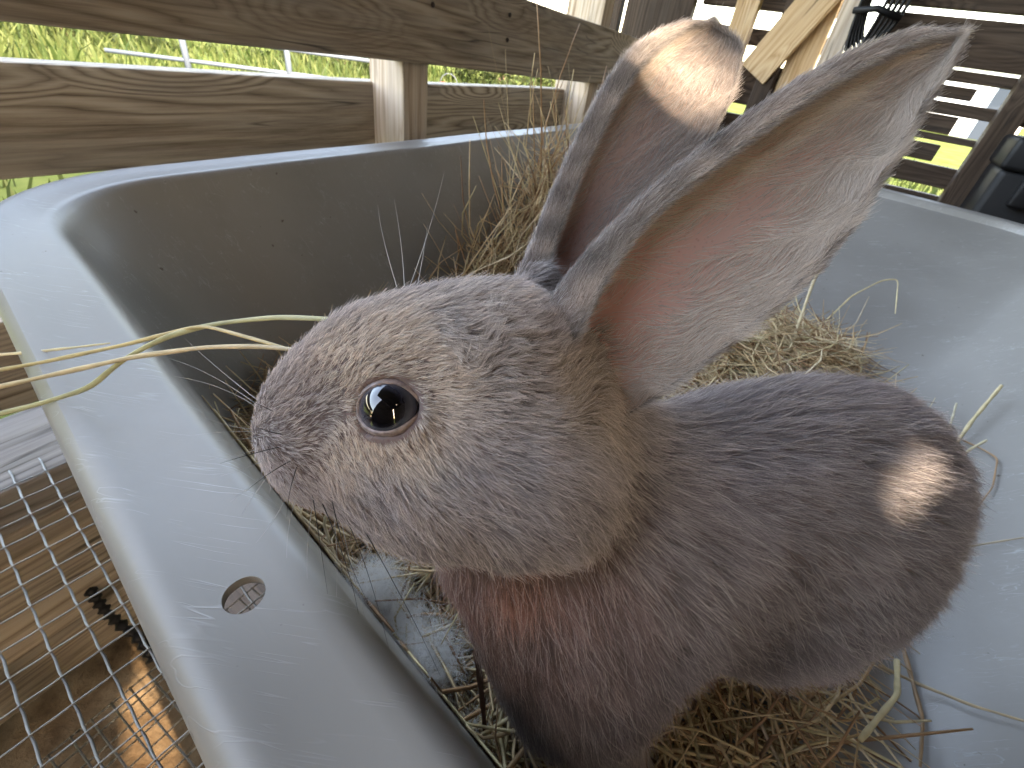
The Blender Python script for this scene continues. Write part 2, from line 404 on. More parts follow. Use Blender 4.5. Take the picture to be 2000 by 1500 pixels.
# ---------------- slat wall closing the pen
D = 1.42
swall = empty('slat_wall', tuple(gw(0, D, GROUND)))
tag(swall, 'dark brown slat wall with open gaps behind the tub', 'wall')
def wpart(name, a0, a1, z0, z1, d, th, mat, seed=0, parent=None, bevel=.002, wob=.0012):
    parent = parent or swall
    lx, lz = a1 - a0, z1 - z0
    if lz > lx: me = box_mesh(name, lz, th, lx, bevel=bevel, segs=8, wob=wob, seed=seed); rot = frame((0, 0, 1), z=tuple(-G2))
    else: me = box_mesh(name, lx, th, lz, bevel=bevel, segs=8, wob=wob, seed=seed); rot = frame(tuple(G2), z=(0, 0, 1))
    o = link(name, me, mat, parent)
    put(o, gw((a0 + a1) / 2, d, (z0 + z1) / 2), rot)
    o.matrix_parent_inverse = Matrix.Translation(-Vector(parent.location))
    return o
for k, (z0, z1) in enumerate([(.163, .25), (.262, .36), (.372, .46), (.472, .56), (.572, .66), (.672, .76), (.772, .86), (.872, .96), (.972, 1.06), (1.072, 1.16), (.078, .151), (.055, .0735), (.0225 - .023, .0215), (-.048, -.036), (-.130, -.091), (-.22, -.146), (-.33, -.232), (-.44, -.345), (-.56, -.45), (-.68, -.57), (-.80, -.69)]):
    wpart('slat', -.12, .95, z0, z1, D, .022, W_DARK, 20 + k, wob=.0008)  # rows above view raised towards the roof to shut out sky light
for k, (z0, z1) in enumerate([(.0265, .0475), (-.0345, -.0022), (-.085, -.0535)]):       # short filler slats
    wpart('slat', -.12, .108 - .001 * k, z0, z1, D + .002, .02, W_DARK, 40 + k, wob=.0008)
wpart('post', .154, .196, -1.03, .44, D - .036, .044, W_DARK, 50)
wpart('post', .60, .65, -1.03, .44, D - .036, .044, W_DARK, 51)
wpart('post', -.185, -.15, -1.03, .44, D - .036, .044, W_PALE, 52)
# upright boards of the corner bay
for k, (a0, a1, mt, dd) in enumerate([(-.80, -.70, W_DARK, .0), (-.69, -.60, W_DARK, .012), (-.592, -.505, W_DARK, -.01), (-.40, -.35, W_TAN, -.03), (-.30, -.262, W_DARK, -.02), (-.255, -.195, W_TAN, .0)]):
    wpart('board', a0, a1, -1.02, 1.25, D + dd, .024, mt, 60 + k)
for k, (z0, z1) in enumerate([(-.05, .035), (.068, .10), (.135, .20), (.21, .30), (.32, .42), (.44, .55), (.57, .70), (.72, .9), (.92, 1.15), (-.17, -.07), (-.3, -.19), (-.5, -.32), (-.8, -.52)]):
    wpart('slat', -.50, -.18, z0, z1, D + .03, .02, W_DARK, 75 + k)
# diagonal tan brace
br = link('brace', box_mesh('brace', .34, .025, .07, bevel=.002, segs=4, wob=.0006, seed=3), W_TAN, swall)
put(br, gw(-.235, D - .03, .165), frame(tuple(G2 * .45 + Zv * .9), z=tuple(G2 * -.9 + Zv * .45))); br.matrix_parent_inverse = Matrix.Translation(-Vector(swall.location))

# black coiled hose hanging by the brace
hose = empty('coiled_cable', tuple(gw(-.12, D - .07, .20)))
for k in range(5):
    a = np.linspace(0, 2 * math.pi, 34)
    rx, rz = .022 + .003 * k, .12 - .006 * k
    pts = np.stack([G2 * (rx * math.sin(x) + .006 * k - .012) + Zv * (rz * math.cos(x) - .015) + G1 * (.004 * k + .004 * math.sin(2 * x)) for x in a])
    link('loop', _b(tube(pts, .0035, 7)).mesh('loop', True), M_BLACK, hose)
link('tie', _b(tube([G2 * -.04 + Zv * -.06, G2 * .0 + Zv * -.055 - G1 * .012, G2 * .045 + Zv * -.065], .006, 7)).mesh('tie', True), M_BLACK, hose)
tag(hose, 'black coiled cable hanging beside the tan brace on the slat wall', 'cable')

# black feed bin beyond the tub
fb = empty('feed_bin', tuple(gw(.360, 1.30, GROUND)))
def rbox(name, lx, ly, lz, loc, mat, parent, bv=.02, taper=1.0):
    bm = bmesh.new(); bmesh.ops.create_cube(bm, size=1); bmesh.ops.scale(bm, vec=(lx, ly, lz), verts=bm.verts)
    for v in bm.verts:
        if v.co.z < 0: v.co.x *= taper; v.co.y *= taper
    bmesh.ops.bevel(bm, geom=bm.edges[:], offset=bv, segments=4, profile=.5, affect='EDGES')
    me = bpy.data.meshes.new(name); bm.to_mesh(me); bm.free()
    me.polygons.foreach_set('use_smooth', [True] * len(me.polygons))
    o = link(name, me, mat, parent); o.location = loc
    return o
rbox('body', .34, .16, .99, (0, 0, .495), M_BLACK, fb, .012, .9)
lid = rbox('lid', .35, .18, .05, (0, 0, 1.012), M_BLACK, fb, .008)
rbox('handle', .16, .03, .03, (0, -.10, -.022), M_BLACK, lid, .01)
for x in (-.12, .12): rbox('latch', .03, .02, .07, (x, -.095, .97), M_BLACK, fb, .006)
fb.rotation_euler.z = math.atan2(G2[1], G2[0])
tag(fb, 'black plastic feed bin with lid standing behind the tub', 'bin')

# ---------------- unseen roof boards, shaped to shade the pen (a strip opens for sun patches)
RZ, RK, R0, R1_ = .80, .30, -1.60, 1.10          # height at the low side, rise towards the fence, ends
ear_pt, rump_pt = world_at(1382, 76, .151), world_at(1630, 935, .172)
def roof_st(p):
    k = (RZ + .06 + RK * (R1_ - p @ E2) - p[2]) / (SUN[2] + RK * (SUN @ E2)); q = p + SUN * k; return q @ E2, q @ E1
(es, et), (rs, rt) = roof_st(ear_pt), roof_st(rump_pt)
roof = empty('shade_roof', tuple(st(.5, .3, RZ)))
tag(roof, 'unseen plank roof added to shade the pen, with gaps for sun patches', 'roof')
KS = 4
def rpart(s0, s1, t0, t1, seed, th=.022):
    sl_ = math.sqrt(1 + RK * RK)
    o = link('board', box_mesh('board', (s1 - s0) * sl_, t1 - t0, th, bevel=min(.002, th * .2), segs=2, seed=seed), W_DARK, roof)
    put(o, st((s0 + s1) / 2, (t0 + t1) / 2, RZ + RK * (R1_ - (s0 + s1) / 2) + .011 + .024 * (seed % 2 if seed != KS else 2)), frame(tuple(E2 - Zv * RK)))
    o.matrix_parent_inverse = Matrix.Translation(-Vector(roof.location))
WE, WR_ = (es - .027, es + .027, et - .017, et + .017), (rs - .009, rs + .009, rt - .015, rt + .015)
tg0, tg1 = min(WE[2], WR_[2]) - .004, max(WE[3], WR_[3]) + .004
t = tg0; k = 6
while t > -.70: rpart(R0, R1_ if t > -.62 else .97, max(t - .165, -.76), t, k); t -= .14; k += 1  # near corner cut back so sun reaches under the wire floor
t = tg1
while t < 1.75: rpart(R0, R1_, t, t + .165, k); t += .14; k += 1
pos = R0
for w in sorted([WE, WR_]):          # strip with two openings placed so sun hits ear and rump
    rpart(pos, w[0], tg0 - .012, tg1 + .012, KS)
    rpart(w[0] - .001, w[1] + .001, tg0 - .012, w[2], KS)
    rpart(w[0] - .001, w[1] + .001, w[3], tg1 + .012, KS)
    x = w[2] + .0012
    while x < w[3] - .003: rpart(w[0] - .004, w[1] + .004, x, x + .0026, KS, .002); x += .0052      # thin slats added to dim the sun through each opening
    pos = w[1]
rpart(pos, R1_, tg0 - .012, tg1 + .012, KS)
# side boards out of view on the right, added to keep the tub dark
side = empty('side_shade_wall', tuple(st(1.0, .5, GROUND)))
tag(side, 'unseen brown board wall added on the right to block light', 'wall')
for k in range(10):
    z0 = -1.0 + k * .18
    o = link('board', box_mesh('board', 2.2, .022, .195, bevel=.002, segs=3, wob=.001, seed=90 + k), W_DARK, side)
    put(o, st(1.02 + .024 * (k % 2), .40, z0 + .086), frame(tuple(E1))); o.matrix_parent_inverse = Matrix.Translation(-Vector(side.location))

# board wall out of view behind the camera, added to block light
back = empty('end_shade_wall', tuple(st(.4, -.78, GROUND)))
tag(back, 'unseen brown board wall added behind the camera to block light', 'wall')
for k in range(13):
    full = True
    o = link('board', box_mesh('board', 1.50 if full else 1.0, .022, .195, bevel=.002, segs=3, wob=.001, seed=190 + k), W_DARK, back)
    put(o, st(.29 if full else .065, -.78 - .024 * (k % 2), -1.0 + k * .18 + .086), frame(tuple(E2))); o.matrix_parent_inverse = Matrix.Translation(-Vector(back.location))

# ---------------- raised wire floor
MZ = -.285
I_, J_ = np.array([.00803, .01393, 0]), np.array([.01452, -.0096, 0]); O_ = np.array([-.29896, .17954, MZ])
wf = empty('wire_floor', tuple(O_))
tag(wf, 'galvanised square wire mesh floor under the tub', 'wire mesh')
iL, jL = np.linalg.norm(I_), np.linalg.norm(J_)
i0, i1, j0, j1 = -14, 15, -2, 26
# long wires: kinked at each crossing, fat between
def wire_mesh(name, n, step, r, kink):
    pts, rad = [], []
    for k in range(n * 4 + 1):
        x = k * step / 4; ph = k % 4
        pts.append((x, kink * math.sin(k * math.pi / 2) * .4, kink * (1 if ph == 0 else -.25 if ph == 2 else 0))); rad.append(r * (.85 if ph == 0 else 1.12))
    return _b(tube(pts, rad, 6)).mesh(name, True)
wl = wire_mesh('wire', j1 - j0, jL, .00062, .0006); wl.materials.append(M_WIRE)
ws = wire_mesh('wire', i1 - i0, iL, .00046, .0003); ws.materials.append(M_WIRE)
first = True
for i in range(i0, i1 + 1):
    o = bpy.data.objects.new('wire', wl); COL.objects.link(o); o.parent = wf
    off = I_ * i + J_ * (j0 + (.55 if i >= -9 else 0)) * 1.0
    m = frame(tuple(J_)).to_4x4(); m.translation = Vector(I_ * i + J_ * (j0 + .0)); o.matrix_local = m
for j in range(j0 + 1, j1 + 1):
    o = bpy.data.objects.new('wire', ws); COL.objects.link(o); o.parent = wf
    m = frame(tuple(I_)).to_4x4(); m.translation = Vector(I_ * i0 + J_ * j + Zv * .0011); o.matrix_local = m
# timber under the wire floor
base = empty('floor_frame', tuple(st(-.40, .3, GROUND)))
tag(base, 'timber frame of grey beams carrying the wire floor', 'frame')
def bpart(name, lx, ly, lz, c, xdir, mat, seed, wob=.001):
    o = link(name, box_mesh(name, lx, ly, lz, bevel=.003, segs=8, wob=wob, seed=seed), mat, base)
    put(o, c, frame(tuple(xdir))); o.matrix_parent_inverse = Matrix.Translation(-Vector(base.location))
bpart('beam', 2.6, .084, .036, st(-.408, .55, MZ - .0195), E1, W_GREY, 5)
bpart('beam', 2.6, .036, .12, st(-.388, .55, MZ - .10), E1, W_FENCE, 6)
bpart('beam', 2.6, .036, .12, st(-.52, .55, -.62), E1, W_FENCE, 7)
bpart('beam', 1.8, .036, .09, st(.45, -.30, -.50) , N2, W_FENCE, 8)
for s_, t_ in ((-.43, -.30), (-.43, 1.0), (.5, 1.0), (.55, -.1)):
    o = link('leg', box_mesh('leg', .70, .07, .07, bevel=.004, segs=4, wob=.001, seed=int(s_ * 50)), W_PALE, base)
    put(o, st(s_ - .035, t_, -.70), frame((0, 0, 1), z=tuple(E2))); o.matrix_parent_inverse = Matrix.Translation(-Vector(base.location))
bpart('beam', 1.6, .09, .03, st(-.05, .16, -.93), E2, W_DARK, 10)
bpart('beam', 2.4, .13, .036, st(-.80, .4, -.97), E1, W_FENCE, 12)

# lower tray of finer looking wire, further down
lb = Build()
for k in range(-22, 23):
    lb.add(*tube([st(-.42, .25 + k * .019, -.66), st(.25, .25 + k * .019, -.66)], .0011, 4))
for k in range(36):
    lb.add(*tube([st(-.42 + k * .019, -.17, -.6615), st(-.42 + k * .019, .67, -.6615)], .0011, 4))
lt = link('lower_wire_floor', lb.mesh('lower_wire_floor'), M_WIRE)
tag(lt, 'second wire mesh tray far below the wire floor', 'wire mesh', kind='stuff')
# black cord hanging under the floor
cp = [on_z(u, v, z) for u, v, z in [(120, 1075, -.40), (150, 1110, -.41), (175, 1150, -.42), (200, 1185, -.43), (230, 1215, -.44), (275, 1250, -.45), (300, 1290, -.46)]]
pts = catmull(np.array(cp), np.linspace(0, 1, 70))
tag(link('black_cord', _b(tube(pts, .004 + .0016 * np.sin(np.arange(70) * 1.6), 7)).mesh('black_cord', True), M_BLACK), 'ribbed black cord hanging below the wire floor', 'cord')

# ================================================================== TUB
RIM = -.12; FLOOR = -.270
def line_x(n1, c1, n2, c2):
    A = np.array([n1[:2], n2[:2]]); return np.linalg.solve(A, np.array([c1, c2]))
def quad(left, near, right, far):
    """corners NL, NR, FR, FL from the four side offsets"""
    return [line_x(E2, left, N1, near), line_x(E2, right, N1, near), line_x(E2, right, N1, far), line_x(E2, left, N1, far)]
def ring(q, r, z, nc=14, ns=26):
    pts = []
    for k in range(4):
        p, a, b = q[k], q[k - 1], q[(k + 1) % 4]
        da = (a - p) / np.linalg.norm(a - p); db = (b - p) / np.linalg.norm(b - p)
        half = math.acos(np.clip(da @ db, -1, 1)) / 2
        tl = r / math.tan(half); pa, pb = p + da * tl, p + db * tl
        c = p + (da + db) / np.linalg.norm(da + db) * r / math.sin(half)
        v0, v1 = pa - c, pb - c
        a0 = math.atan2(v0[1], v0[0]); a1 = math.atan2(v1[1], v1[0])
        dlt = (a1 - a0 + math.pi) % (2 * math.pi) - math.pi
        for i in range(nc + 1):
            x = a0 + dlt * i / nc; pts.append(c + r * np.array([math.cos(x), math.sin(x)]))
        # straight run to the next corner
        q2, b2 = q[(k + 1) % 4], q[(k + 2) % 4]
        dn = (p - q2) / np.linalg.norm(p - q2); d2 = (b2 - q2) / np.linalg.norm(b2 - q2)
        h2 = math.acos(np.clip(dn @ d2, -1, 1)) / 2; pe = q2 + dn * (r / math.tan(h2))
        for i in range(1, ns): pts.append(pb + (pe - pb) * i / ns)
    return np.array([(x, y, z) for x, y in pts])
# offsets: left s, near n, right s, far n  (inner rim line)
L0, N0, Rr, F0 = -.424, .0252, .345, 1.074
W_ = .0335
def rimring(k, z, r):      # k metres outside the inner rim line
    return ring(quad(L0 - k * 1.15, N0 - k, Rr + k, F0 + k), max(.02, r + k), z)
rc = .10
rings = [rimring(W_ + .004, RIM - .030, rc), rimring(W_ + .0035, RIM - .012, rc), rimring(W_ + .0015, RIM - .0042, rc), rimring(W_ - .0015, RIM - .0010, rc), rimring(W_ - .006, RIM - .0003, rc),
         rimring(W_ - .009, RIM - .0012, rc), rimring(W_ * .5, RIM - .0016, rc), rimring(.008, RIM - .0010, rc), rimring(.004, RIM - .0002, rc), rimring(.001, RIM - .0010, rc), rimring(-.0025, RIM - .0045, rc), rimring(-.0045, RIM - .011, rc)]
Lf, Nf, Rf, Ff = -.335, .060, .165, .64
def wring(x, z, r):
    return ring(quad(L0 + .005 + (Lf - L0) * x, N0 + .005 + (Nf - N0) * x, Rr - .005 + (Rf - Rr) * x, F0 - .005 + (Ff - F0) * x), r, z)
for x in (.1, .25, .4, .55, .7, .82, .9):
    rings.append(wring(x, RIM - .011 + (FLOOR + .006 - RIM + .011) * x, rc + .02 * x))
rings += [wring(.96, FLOOR + .0055, rc + .02), wring(1.01, FLOOR + .002, rc + .02), wring(1.06, FLOOR + .0004, rc + .015), wring(1.12, FLOOR, rc + .01)]
m_ = len(rings[0]); V = list(np.concatenate(rings)); Fc = []
for i in range(len(rings) - 1):
    for j in range(m_):
        Fc.append((i * m_ + j, i * m_ + (j + 1) % m_, (i + 1) * m_ + (j + 1) % m_, (i + 1) * m_ + j))
Vn = np.concatenate(rings); cen = rings[-1].mean(0)
last = (len(rings) - 1) * m_; V = np.vstack([Vn, cen[None]])
for j in range(m_): Fc.append((last + j, last + (j + 1) % m_, len(V) - 1))
# gentle moulding waves so the plastic is not dead flat
V[:, 2] += .0007 * np.sin(V[:, 0] * 17 + 1.0) * np.sin(V[:, 1] * 13)
tub_me = mesh_np('tub', V, Fc, True)

def plastic():
    m, nt, N, L, P = new_mat('grey_tub_plastic')
    tc = N.new('ShaderNodeTexCoord')
    n1 = N.new('ShaderNodeTexNoise'); n1.inputs['Scale'].default_value = 14; n1.inputs['Detail'].default_value = 7; n1.inputs['Roughness'].default_value = .65; L.new(tc.outputs['Object'], n1.inputs['Vector'])
    r1 = ramp(N, [(.3, (.222, .208, .188)), (.7, (.270, .253, .230))]); L.new(n1.outputs['Fac'], r1.inputs[0])
    # scratches: thin iso lines of stretched noise in three directions
    tot = None
    for k, (rz, sx, sy, th) in enumerate([(.4, 40, 300, .010), (1.5, 60, 380, .008), (-.5, 50, 460, .009), (2.4, 30, 200, .006)]):
        mp = N.new('ShaderNodeMapping'); mp.inputs['Rotation'].default_value = (.1 * k, .2, rz); mp.inputs['Scale'].default_value = (sx * .14, sy * .45, 50); L.new(tc.outputs['Object'], mp.inputs[0])
        no = N.new('ShaderNodeTexNoise'); no.inputs['Scale'].default_value = 1; no.inputs['Detail'].default_value = 2; L.new(mp.outputs[0], no.inputs['Vector'])
        a = N.new('ShaderNodeMath'); a.operation = 'SUBTRACT'; a.inputs[1].default_value = .5; L.new(no.outputs['Fac'], a.inputs[0])
        b = N.new('ShaderNodeMath'); b.operation = 'ABSOLUTE'; L.new(a.outputs[0], b.inputs[0])
        c = N.new('ShaderNodeMapRange'); c.inputs['From Max'].default_value = th; c.inputs['To Min'].default_value = 1; c.inputs['To Max'].default_value = 0; L.new(b.outputs[0], c.inputs['Value'])
        g1 = N.new('ShaderNodeTexNoise'); g1.inputs['Scale'].default_value = 22 + 9 * k; g1.inputs['Detail'].default_value = 3; L.new(tc.outputs['Object'], g1.inputs['Vector'])
        gm = N.new('ShaderNodeMapRange'); gm.inputs['From Min'].default_value = .54; gm.inputs['From Max'].default_value = .68; L.new(g1.outputs['Fac'], gm.inputs['Value'])
        d = N.new('ShaderNodeMath'); d.operation = 'MULTIPLY'; L.new(c.outputs[0], d.inputs[0]); L.new(gm.outputs[0], d.inputs[1])
        if tot is None: tot = d.outputs[0]
        else:
            e = N.new('ShaderNodeMath'); e.operation = 'MAXIMUM'; L.new(tot, e.inputs[0]); L.new(d.outputs[0], e.inputs[1]); tot = e.outputs[0]
    m1 = N.new('ShaderNodeMix'); m1.data_type = 'RGBA'
    sc = N.new('ShaderNodeMath'); sc.operation = 'MULTIPLY'; sc.inputs[1].default_value = .36; L.new(tot, sc.inputs[0])
    L.new(sc.outputs[0], m1.inputs[0]); L.new(r1.outputs[0], m1.inputs[6]); m1.inputs[7].default_value = (.62, .63, .63, 1)
    # brown dirt specks and smears
    vo = N.new('ShaderNodeTexNoise'); vo.inputs['Scale'].default_value = 150; vo.inputs['Detail'].default_value = 3; L.new(tc.outputs['Object'], vo.inputs['Vector'])
    vm = N.new('ShaderNodeMapRange'); vm.inputs['From Min'].default_value = .735; vm.inputs['From Max'].default_value = .76; L.new(vo.outputs['Fac'], vm.inputs['Value'])
    m2 = N.new('ShaderNodeMix'); m2.data_type = 'RGBA'; L.new(vm.outputs[0], m2.inputs[0]); L.new(m1.outputs[2], m2.inputs[6]); m2.inputs[7].default_value = (.10, .075, .06, 1)
    n3 = N.new('ShaderNodeTexNoise'); n3.inputs['Scale'].default_value = 7; n3.inputs['Detail'].default_value = 6; L.new(tc.outputs['Object'], n3.inputs['Vector'])
    v3 = N.new('ShaderNodeMapRange'); v3.inputs['From Min'].default_value = .5; v3.inputs['From Max'].default_value = .75; v3.inputs['To Max'].default_value = .6; L.new(n3.outputs['Fac'], v3.inputs['Value'])
    m3 = N.new('ShaderNodeMix'); m3.data_type = 'RGBA'; L.new(v3.outputs[0], m3.inputs[0]); L.new(m2.outputs[2], m3.inputs[6]); m3.inputs[7].default_value = (.16, .148, .132, 1)
    L.new(m3.outputs[2], P.inputs['Base Color'])
    rr_ = N.new('ShaderNodeMapRange'); rr_.inputs['To Min'].default_value = .34; rr_.inputs['To Max'].default_value = .52; L.new(n1.outputs['Fac'], rr_.inputs['Value']); L.new(rr_.outputs[0], P.inputs['Roughness'])
    n4 = N.new('ShaderNodeTexNoise'); n4.inputs['Scale'].default_value = 260; n4.inputs['Detail'].default_value = 3; L.new(tc.outputs['Object'], n4.inputs['Vector'])
    h = N.new('ShaderNodeMath'); h.operation = 'MULTIPLY_ADD'; h.inputs[1].default_value = .25; L.new(n4.outputs['Fac'], h.inputs[0]); L.new(tot, h.inputs[2])
    bp = N.new('ShaderNodeBump'); bp.inputs['Strength'].default_value = .35; bp.inputs['Distance'].default_value = .0003; L.new(h.outputs[0], bp.inputs['Height']); L.new(bp.outputs[0], P.inputs['Normal'])
    return m
M_TUB = plastic()
tub = link('tub', tub_me, M_TUB)
so = tub.modifiers.new('thick', 'SOLIDIFY'); so.thickness = .0032; so.offset = -1
# drain hole through the near rim
hc = on_z(474, 1156, RIM)
cutb = Build(); cutb.add(*tube([hc + Zv * .03, hc - Zv * .03], .0050, 28))
cutter = link('hole_cutter', cutb.mesh('hole_cutter'))
for me_ in (tub.data, cutter.data):
    bq = bmesh.new(); bq.from_mesh(me_); bmesh.ops.recalc_face_normals(bq, faces=bq.faces); bq.to_mesh(me_); bq.free()
if max(p.normal.z * 1 for p in tub.data.polygons if p.center.z < FLOOR + .001) < 0:
    tub.data.flip_normals()
bo_ = tub.modifiers.new('hole', 'BOOLEAN'); bo_.operation = 'DIFFERENCE'; bo_.object = cutter; bo_.solver = 'EXACT'
bpy.context.view_layer.update()
dg = bpy.context.evaluated_depsgraph_get()
me2 = bpy.data.meshes.new_from_object(tub.evaluated_get(dg))
tub.modifiers.clear(); tub.data = me2
bpy.data.objects.remove(cutter)
me2.materials.clear(); me2.materials.append(M_TUB)
me2.set_sharp_from_angle(angle=math.radians(38))
tag(tub, 'scratched grey plastic tub holding the rabbit and hay', 'tub')

# ================================================================== HAY
from mathutils.bvhtree import BVHTree
tub_bvh = BVHTree.FromPolygons([v.co for v in me2.vertices], [p.vertices for p in me2.polygons])
def on_tub(u, v, off=.002):
    d = fwd + rgt * (u - 1000) / F - upv * (v - 750) / F
    hit, nrm, i, dist = tub_bvh.ray_cast(Vector((0, 0, 0)), Vector(d))
    n = np.array(nrm); n = n if n @ d < 0 else -n
    return np.array(hit) + n * off
def hay_mat():
    m, nt, N, L, P = new_mat('dry_hay')
    ge = N.new('ShaderNodeNewGeometry')
    r = ramp(N, [(0, (.20, .105, .05)), (.2, (.38, .22, .11)), (.45, (.56, .40, .22)), (.65, (.64, .49, .29)), (.85, (.52, .43, .23)), (1, (.76, .62, .43))]); L.new(ge.outputs['Random Per Island'], r.inputs[0])
    tc = N.new('ShaderNodeTexCoord'); no = N.new('ShaderNodeTexNoise'); no.inputs['Scale'].default_value = 120; L.new(tc.outputs['Object'], no.inputs['Vector'])
    rr_ = ramp(N, [(.3, (.75, .72, .68)), (.7, (1.1, 1.1, 1.1))]); L.new(no.outputs['Fac'], rr_.inputs[0])
    mu = N.new('ShaderNodeMix'); mu.data_type = 'RGBA'; mu.blend_type = 'MULTIPLY'; mu.inputs[0].default_value = 1; L.new(r.outputs[0], mu.inputs[6]); L.new(rr_.outputs[0], mu.inputs[7])
    L.new(mu.outputs[2], P.inputs['Base Color']); P.inputs['Roughness'].default_value = .5; P.inputs['Specular IOR Level'].default_value = .3
    return m
M_HAY = hay_mat()
hay_V, hay_F, hay_n = [], [], 0
def wall_push(p):
    """keep a point inside the tub"""
    p = p.copy(); x = np.clip((RIM - p[:, 2]) / (RIM - FLOOR), 0, 1)
    p[:, 2] = np.maximum(p[:, 2], FLOOR + .0025)
    sl_ = L0 + (Lf - L0) * x + .006; s_ = p @ E2; dl = np.maximum(sl_ - s_, 0); p += dl[:, None] * E2
    nl = N0 + (Nf - N0) * x + .006; n_ = p @ N1; dn = np.maximum(nl - n_, 0); p += dn[:, None] * N1
    return p
def straw(c, az, tilt, ln, w, curl, r):
    global hay_n
    m = 7; t = np.linspace(-.5, .5, m)
    ca, sa = math.cos(az), math.sin(az)
    a = az + curl * t * 2; x = np.cumsum(np.cos(a)) / m; y = np.cumsum(np.sin(a)) / m
    if r.random() < .35:                      # a kink
        k = r.integers(2, 5); b = r.normal(0, .9)
        x[k:] = x[k] + np.cumsum(np.cos(a[k:] + b)) / m; y[k:] = y[k] + np.cumsum(np.sin(a[k:] + b)) / m
    x -= x.mean(); y -= y.mean()
    P_ = np.stack([x * ln, y * ln, t * ln * tilt + ln * r.normal(0, .08) * (t * 2) ** 2], 1) + c
    P_ = wall_push(P_)
    if (((P_[1:] - P_[:-1]) ** 2).sum(1) < 1e-8).any(): return
    V, Fq = tube(P_, w * (1 - .5 * np.abs(t * 2) ** 3), 4, flat=r.uniform(.25, .8))
    hay_V.append(V); hay_F.extend([tuple(i + hay_n for i in f) for f in Fq]); hay_n += len(V)
r = np.random.default_rng(21)
def hay_top(s_, t_):
    m = .058 * math.exp(-(max(abs(s_ + .08) - .06, 0) ** 2 / .010 + max(abs(t_ - .20) - .10, 0) ** 2 / .030))
    m = max(m, .062 * math.exp(-(max(abs(s_ - .02) - .05, 0) ** 2 / .008 + max(abs(t_ - .46) - .06, 0) ** 2 / .012)))
    return FLOOR + .010 + m + .007 * math.sin(s_ * 40 + 1) * math.sin(t_ * 31)
k = 0
while k < 12000:
    s_, t_ = r.uniform(-.34, .17), r.uniform(-.04, .68)
    # bare plastic shows along the right wall
    edge = .10 + .03 * math.sin(t_ * 9) - .02 * np.clip((.22 - t_) / .2, 0, 1) + .05 * np.clip((t_ - .35) / .1, 0, 1)
    if s_ > edge and r.random() > .03: continue
    if t_ > .55 and s_ < .0 and r.random() > .45: continue
    top = hay_top(s_, t_)
    z = top - (top - FLOOR) * .75 * r.random() ** 1.8
    c = st(s_, t_, z)
    straw(c, r.uniform(0, 6.28), r.normal(0, .20), r.uniform(.04, .14), r.uniform(.00035, .0010), r.normal(0, .55), r); k += 1
for k in range(900):                          # pile against the left wall
    s_, t_ = -.345 + abs(r.normal(0, .05)), .66 + r.normal(0, .12)
    hgt = .15 * math.exp(-((t_ - .68) / .13) ** 2 - ((s_ + .36) / .09) ** 2)
    c = st(s_, t_, FLOOR + .006 + hgt * r.random() ** .7)
    straw(c, r.uniform(0, 6.28), r.normal(0, .9), r.uniform(.06, .20), r.uniform(.0006, .0014), r.normal(0, 1.1), r)
hay = link('hay_bed', mesh_np('hay_bed', np.concatenate(hay_V), hay_F, True), M_HAY)
tag(hay, 'loose dry hay heaped on the floor of the tub', 'hay', kind='stuff')

# single stems that stand out
def stem(pts, w, col, label, flat=.45, n=46, taper=.5, head=None):
    pts = np.array(pts); ch = np.r_[0, np.cumsum(np.linalg.norm(np.diff(pts, axis=0), axis=1))]; t = np.linspace(0, 1, n)
    P_ = np.stack([np.interp(t * ch[-1], ch, pts[:, i]) for i in range(3)], 1)
    for _ in range(3): P_[1:-1] = .25 * P_[:-2] + .5 * P_[1:-1] + .25 * P_[2:]
    nm = -unit_(P_.mean(0))
    V, Fq = tube(P_, w * (1 - taper * t ** 2) * (1 + .12 * np.sin(t * 23)), 8, flat=flat, normal=nm)
    m = plain('stem_straw', col, .45, 0, .35, .18, 90)
    o = link('hay_stem', mesh_np('hay_stem', V, Fq, True), m)
    return tag(o, label, 'hay stem', 'single hay stems')
def unit_(v): return v / np.linalg.norm(v)
A = world_at
GOLD, PALE, GRN, BRN = (.46, .34, .15), (.58, .47, .27), (.40, .37, .19), (.32, .19, .10)
stem([A(-30, 728, .185), A(90, 706, .172), A(250, 672, .155), A(395, 634, .142), A(398, 635, .1415), A(470, 655, .137), A(530, 672, .134), A(590, 690, .131)], 0.00074, GOLD, 'golden hay stem with a sharp kink, reaching from the rim to the snout', taper=.35)
stem([A(-30, 695, .190), A(60, 688, .182), A(150, 678, .172), A(215, 670, .165)], 0.00066, PALE, 'short pale hay stem lying across the tub rim', taper=.6)
stem([A(-30, 762, .170), A(120, 728, .158), A(260, 697, .148), A(400, 678, .140), A(500, 676, .135), A(590, 684, .131)], 0.00084, (.48, .36, .20), 'thick tan hay stem running over the rim to the snout', taper=.25)
stem([A(-30, 816, .165), A(80, 788, .160), A(178, 757, .157), A(215, 722, .153), A(260, 690, .149), A(330, 655, .146), A(420, 632, .143), A(540, 619, .140), A(660, 624, .136)], 0.00087, GRN, 'greenish hay blade curving over the rim behind the snout', flat=.3, taper=.2)
stem([A(1540, 690, .46), A(1590, 545, .50), A(1642, 465, .56), A(1672, 398, .60)], .0016, (.50, .40, .24), 'tall straight hay stem leaning up beneath the near ear')
stem([on_tub(1600, 640), on_tub(1650, 600, .02), on_tub(1700, 582, .03), on_tub(1732, 580, .03), on_tub(1742, 625, .01)], .0011, PALE, 'thin hay stem bent like a hook on the far slope')
stem([on_tub(1630, 672, .004), on_tub(1665, 645, .012), on_tub(1685, 600, .018)], .0010, (.42, .34, .24), 'short curved hay stem resting on the far slope')
